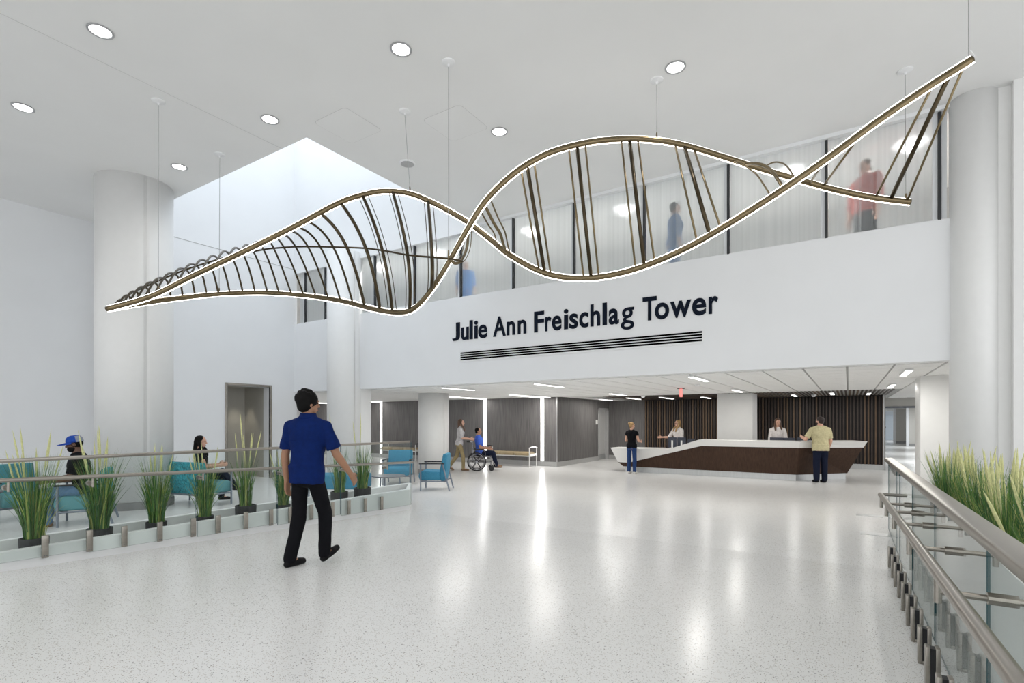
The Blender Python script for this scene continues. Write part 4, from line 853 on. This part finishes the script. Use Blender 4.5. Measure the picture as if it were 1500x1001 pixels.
# seated man with cap
BC = cloth('cap_blue', (.02, .07, .36)); BG = cloth('cap_grey_mesh', (.28, .31, .38))
person('bearded man in blue cap and jeans seated among the grasses', (*mloc.xy, 0), face(-.42, -.91), 1.80, 'brown', BLKC, LDENIM, SHT, HB, 'cap', pitch=.14, pelvis=.53, arms=[(V(.12, .30, -1), V(-.25, 1, -.10)), (V(-.12, .30, -1), V(.25, 1, -.10))], legs=[(V(.10, 1, -.03), V(0, .06, -1), 0), (V(-.10, 1, -.03), V(0, -.02, -1), 0)], head=(0, -.15), sleeve=.75, build=1.08, cap=(BC, BG), beard=HB)
def phone(root, HP, TP, u, wri): m = (wri[0] + wri[1]) / 2 + V(0, .1, .03); MB().box(tuple(m - V(.04, .005, .07)), tuple(m + V(.04, .005, .07))).build('phone', BLACK, root, bevel=.004)
person('dark-haired woman in black seated on the wide teal chair', (*(wl_ + V(.03, .02, 0)).xy, 0), face(.40, .92), 1.68, 'fair', BLKC, DNAVY, SHB, HB, 'long', pitch=.02, pelvis=.53, arms=[(V(.15, .32, -1), V(-.2, 1, .12)), (V(-.15, .32, -1), V(.2, 1, .12))], legs=[(V(-.10, 1, .28), V(0, .55, -.75), 0), (V(-.05, 1, -.03), V(0, -.05, -1), 0)], head=(-.3, -.1), sleeve=.45, female=True, extra=phone)
# wheelchair pair
person('man in bright blue top riding in the wheelchair', (-10.15, 13.85, 0), face(.80, .60), 1.72, 'olive', BLUE, DNAVY, SHT, HB, 'crop', pitch=-.12, pelvis=.585, build=1.12, arms=[(V(.22, .18, -1), V(-.08, 1, -.16)), (V(-.22, .18, -1), V(.08, 1, -.16))], legs=[(V(.10, 1, .0), V(0, .22, -1), .0), (V(-.10, 1, .0), V(0, .30, -1), .0)], head=(0, 0), sleeve=.75)
pf = face(.80, .60); pd = V(.80, .60, 0)
person('brown-haired woman in khaki trousers pushing the wheelchair', (*(V(-10.15, 13.85, 0) - pd * .68).xy, 0), pf, 1.68, 'fair', GREYS, KHAKI, SHT, HBR, 'long', pitch=.06, arms=[(V(.10, .22, -1), V(.02, 1, -.12)), (V(-.10, .22, -1), V(-.02, 1, -.12))], legs=[(V(0, .32, -1), V(0, .0, -1), 0), (V(0, -.22, -1), V(0, -.75, -1), -.5)], head=(0, 0), sleeve=.95, female=True)
# at the desk
person('blonde woman in black top and jeans standing at the low counter', (-5.62, 15.55, 0), face(.10, 1), 1.56, 'fair', BLKC, DENIM, SHW, HBL, 'bun', arms=[(V(.22, .12, -1), V(-.1, .9, -.1)), (V(-.22, .12, -1), V(.1, .9, -.1))], head=(-.55, -.05), sleeve=.18, female=True, build=1.06, hem=-.03)
person('bearded man in cream t-shirt leaning on the high counter', (-.62, 15.98, 0), face(-.50, .87), 1.71, 'fair', CREAM, DNAVY, SHB, mat('hair_dark_brown', (.022, .012, .009), .5, var=.2), 'short', pitch=.04, arms=[(V(.22, .02, -1), V(-.05, .45, -1)), (V(-.55, .25, -1), V(.1, 1, .22))], head=(.45, 0), sleeve=.80, build=1.22, hem=-.05, beard=mat('beard_brown', (.03, .017, .012), .6, var=.2), extra=glasses)
person('blonde receptionist in white blouse and glasses reaching out a hand', (XatY(993, 17.3), 17.3, 0), face(-.45, -1), 1.63, 'fair', WBL, DNAVY, SHB, HBL, 'long', arms=[(V(.55, .25, -1), V(.9, .7, -.02)), (V(-.16, .2, -1), V(.1, 1, -.1))], head=(-.35, 0), sleeve=1.0, female=True, extra=glasses, build=1.08)
person('brunette receptionist in white blouse with hair over both shoulders', (XatY(1139, 17.3), 17.3, 0), face(.30, -1), 1.665, 'fair', WBL, DNAVY, SHB, HBR, 'long', arms=[(V(.2, .2, -1), V(-.15, 1, -.2)), (V(-.2, .2, -1), V(.15, 1, -.2))], head=(.15, -.22), sleeve=1.6, female=True, build=1.06)
# figures behind the frosted glass
person('blurred figure in blue behind the frosted window above the lettering', (XatY(988, 10.05), 10.05, 4.1), face(.80, .45), 1.66, 'fair', cloth('blue_dress', (.008, .10, .27)), cloth('blue_trouser', (.008, .09, .25)), SHB, HB, 'short', sleeve=1.5, vox=.02, female=True, build=1.15)
person('blurred figure in red top behind the frosted window near the right column', (XatY(1268, 10.25), 10.25, 4.1), face(-.6, -.6), 1.74, 'fair', cloth('red_top', (.42, .10, .08)), BLKC, SHB, HBR, 'short', sleeve=1.4, vox=.02, build=1.2)
person('blurred figure in light blue behind the frosted window by the strand crossing', (XatY(682, 10.14), 10.14, 4.1), face(.5, -.6), 1.40, 'fair', cloth('light_blue_top', (.05, .20, .50)), cloth('light_blue_trouser', (.05, .18, .46)), SHB, HBR, 'short', sleeve=1.4, vox=.02, build=1.2)
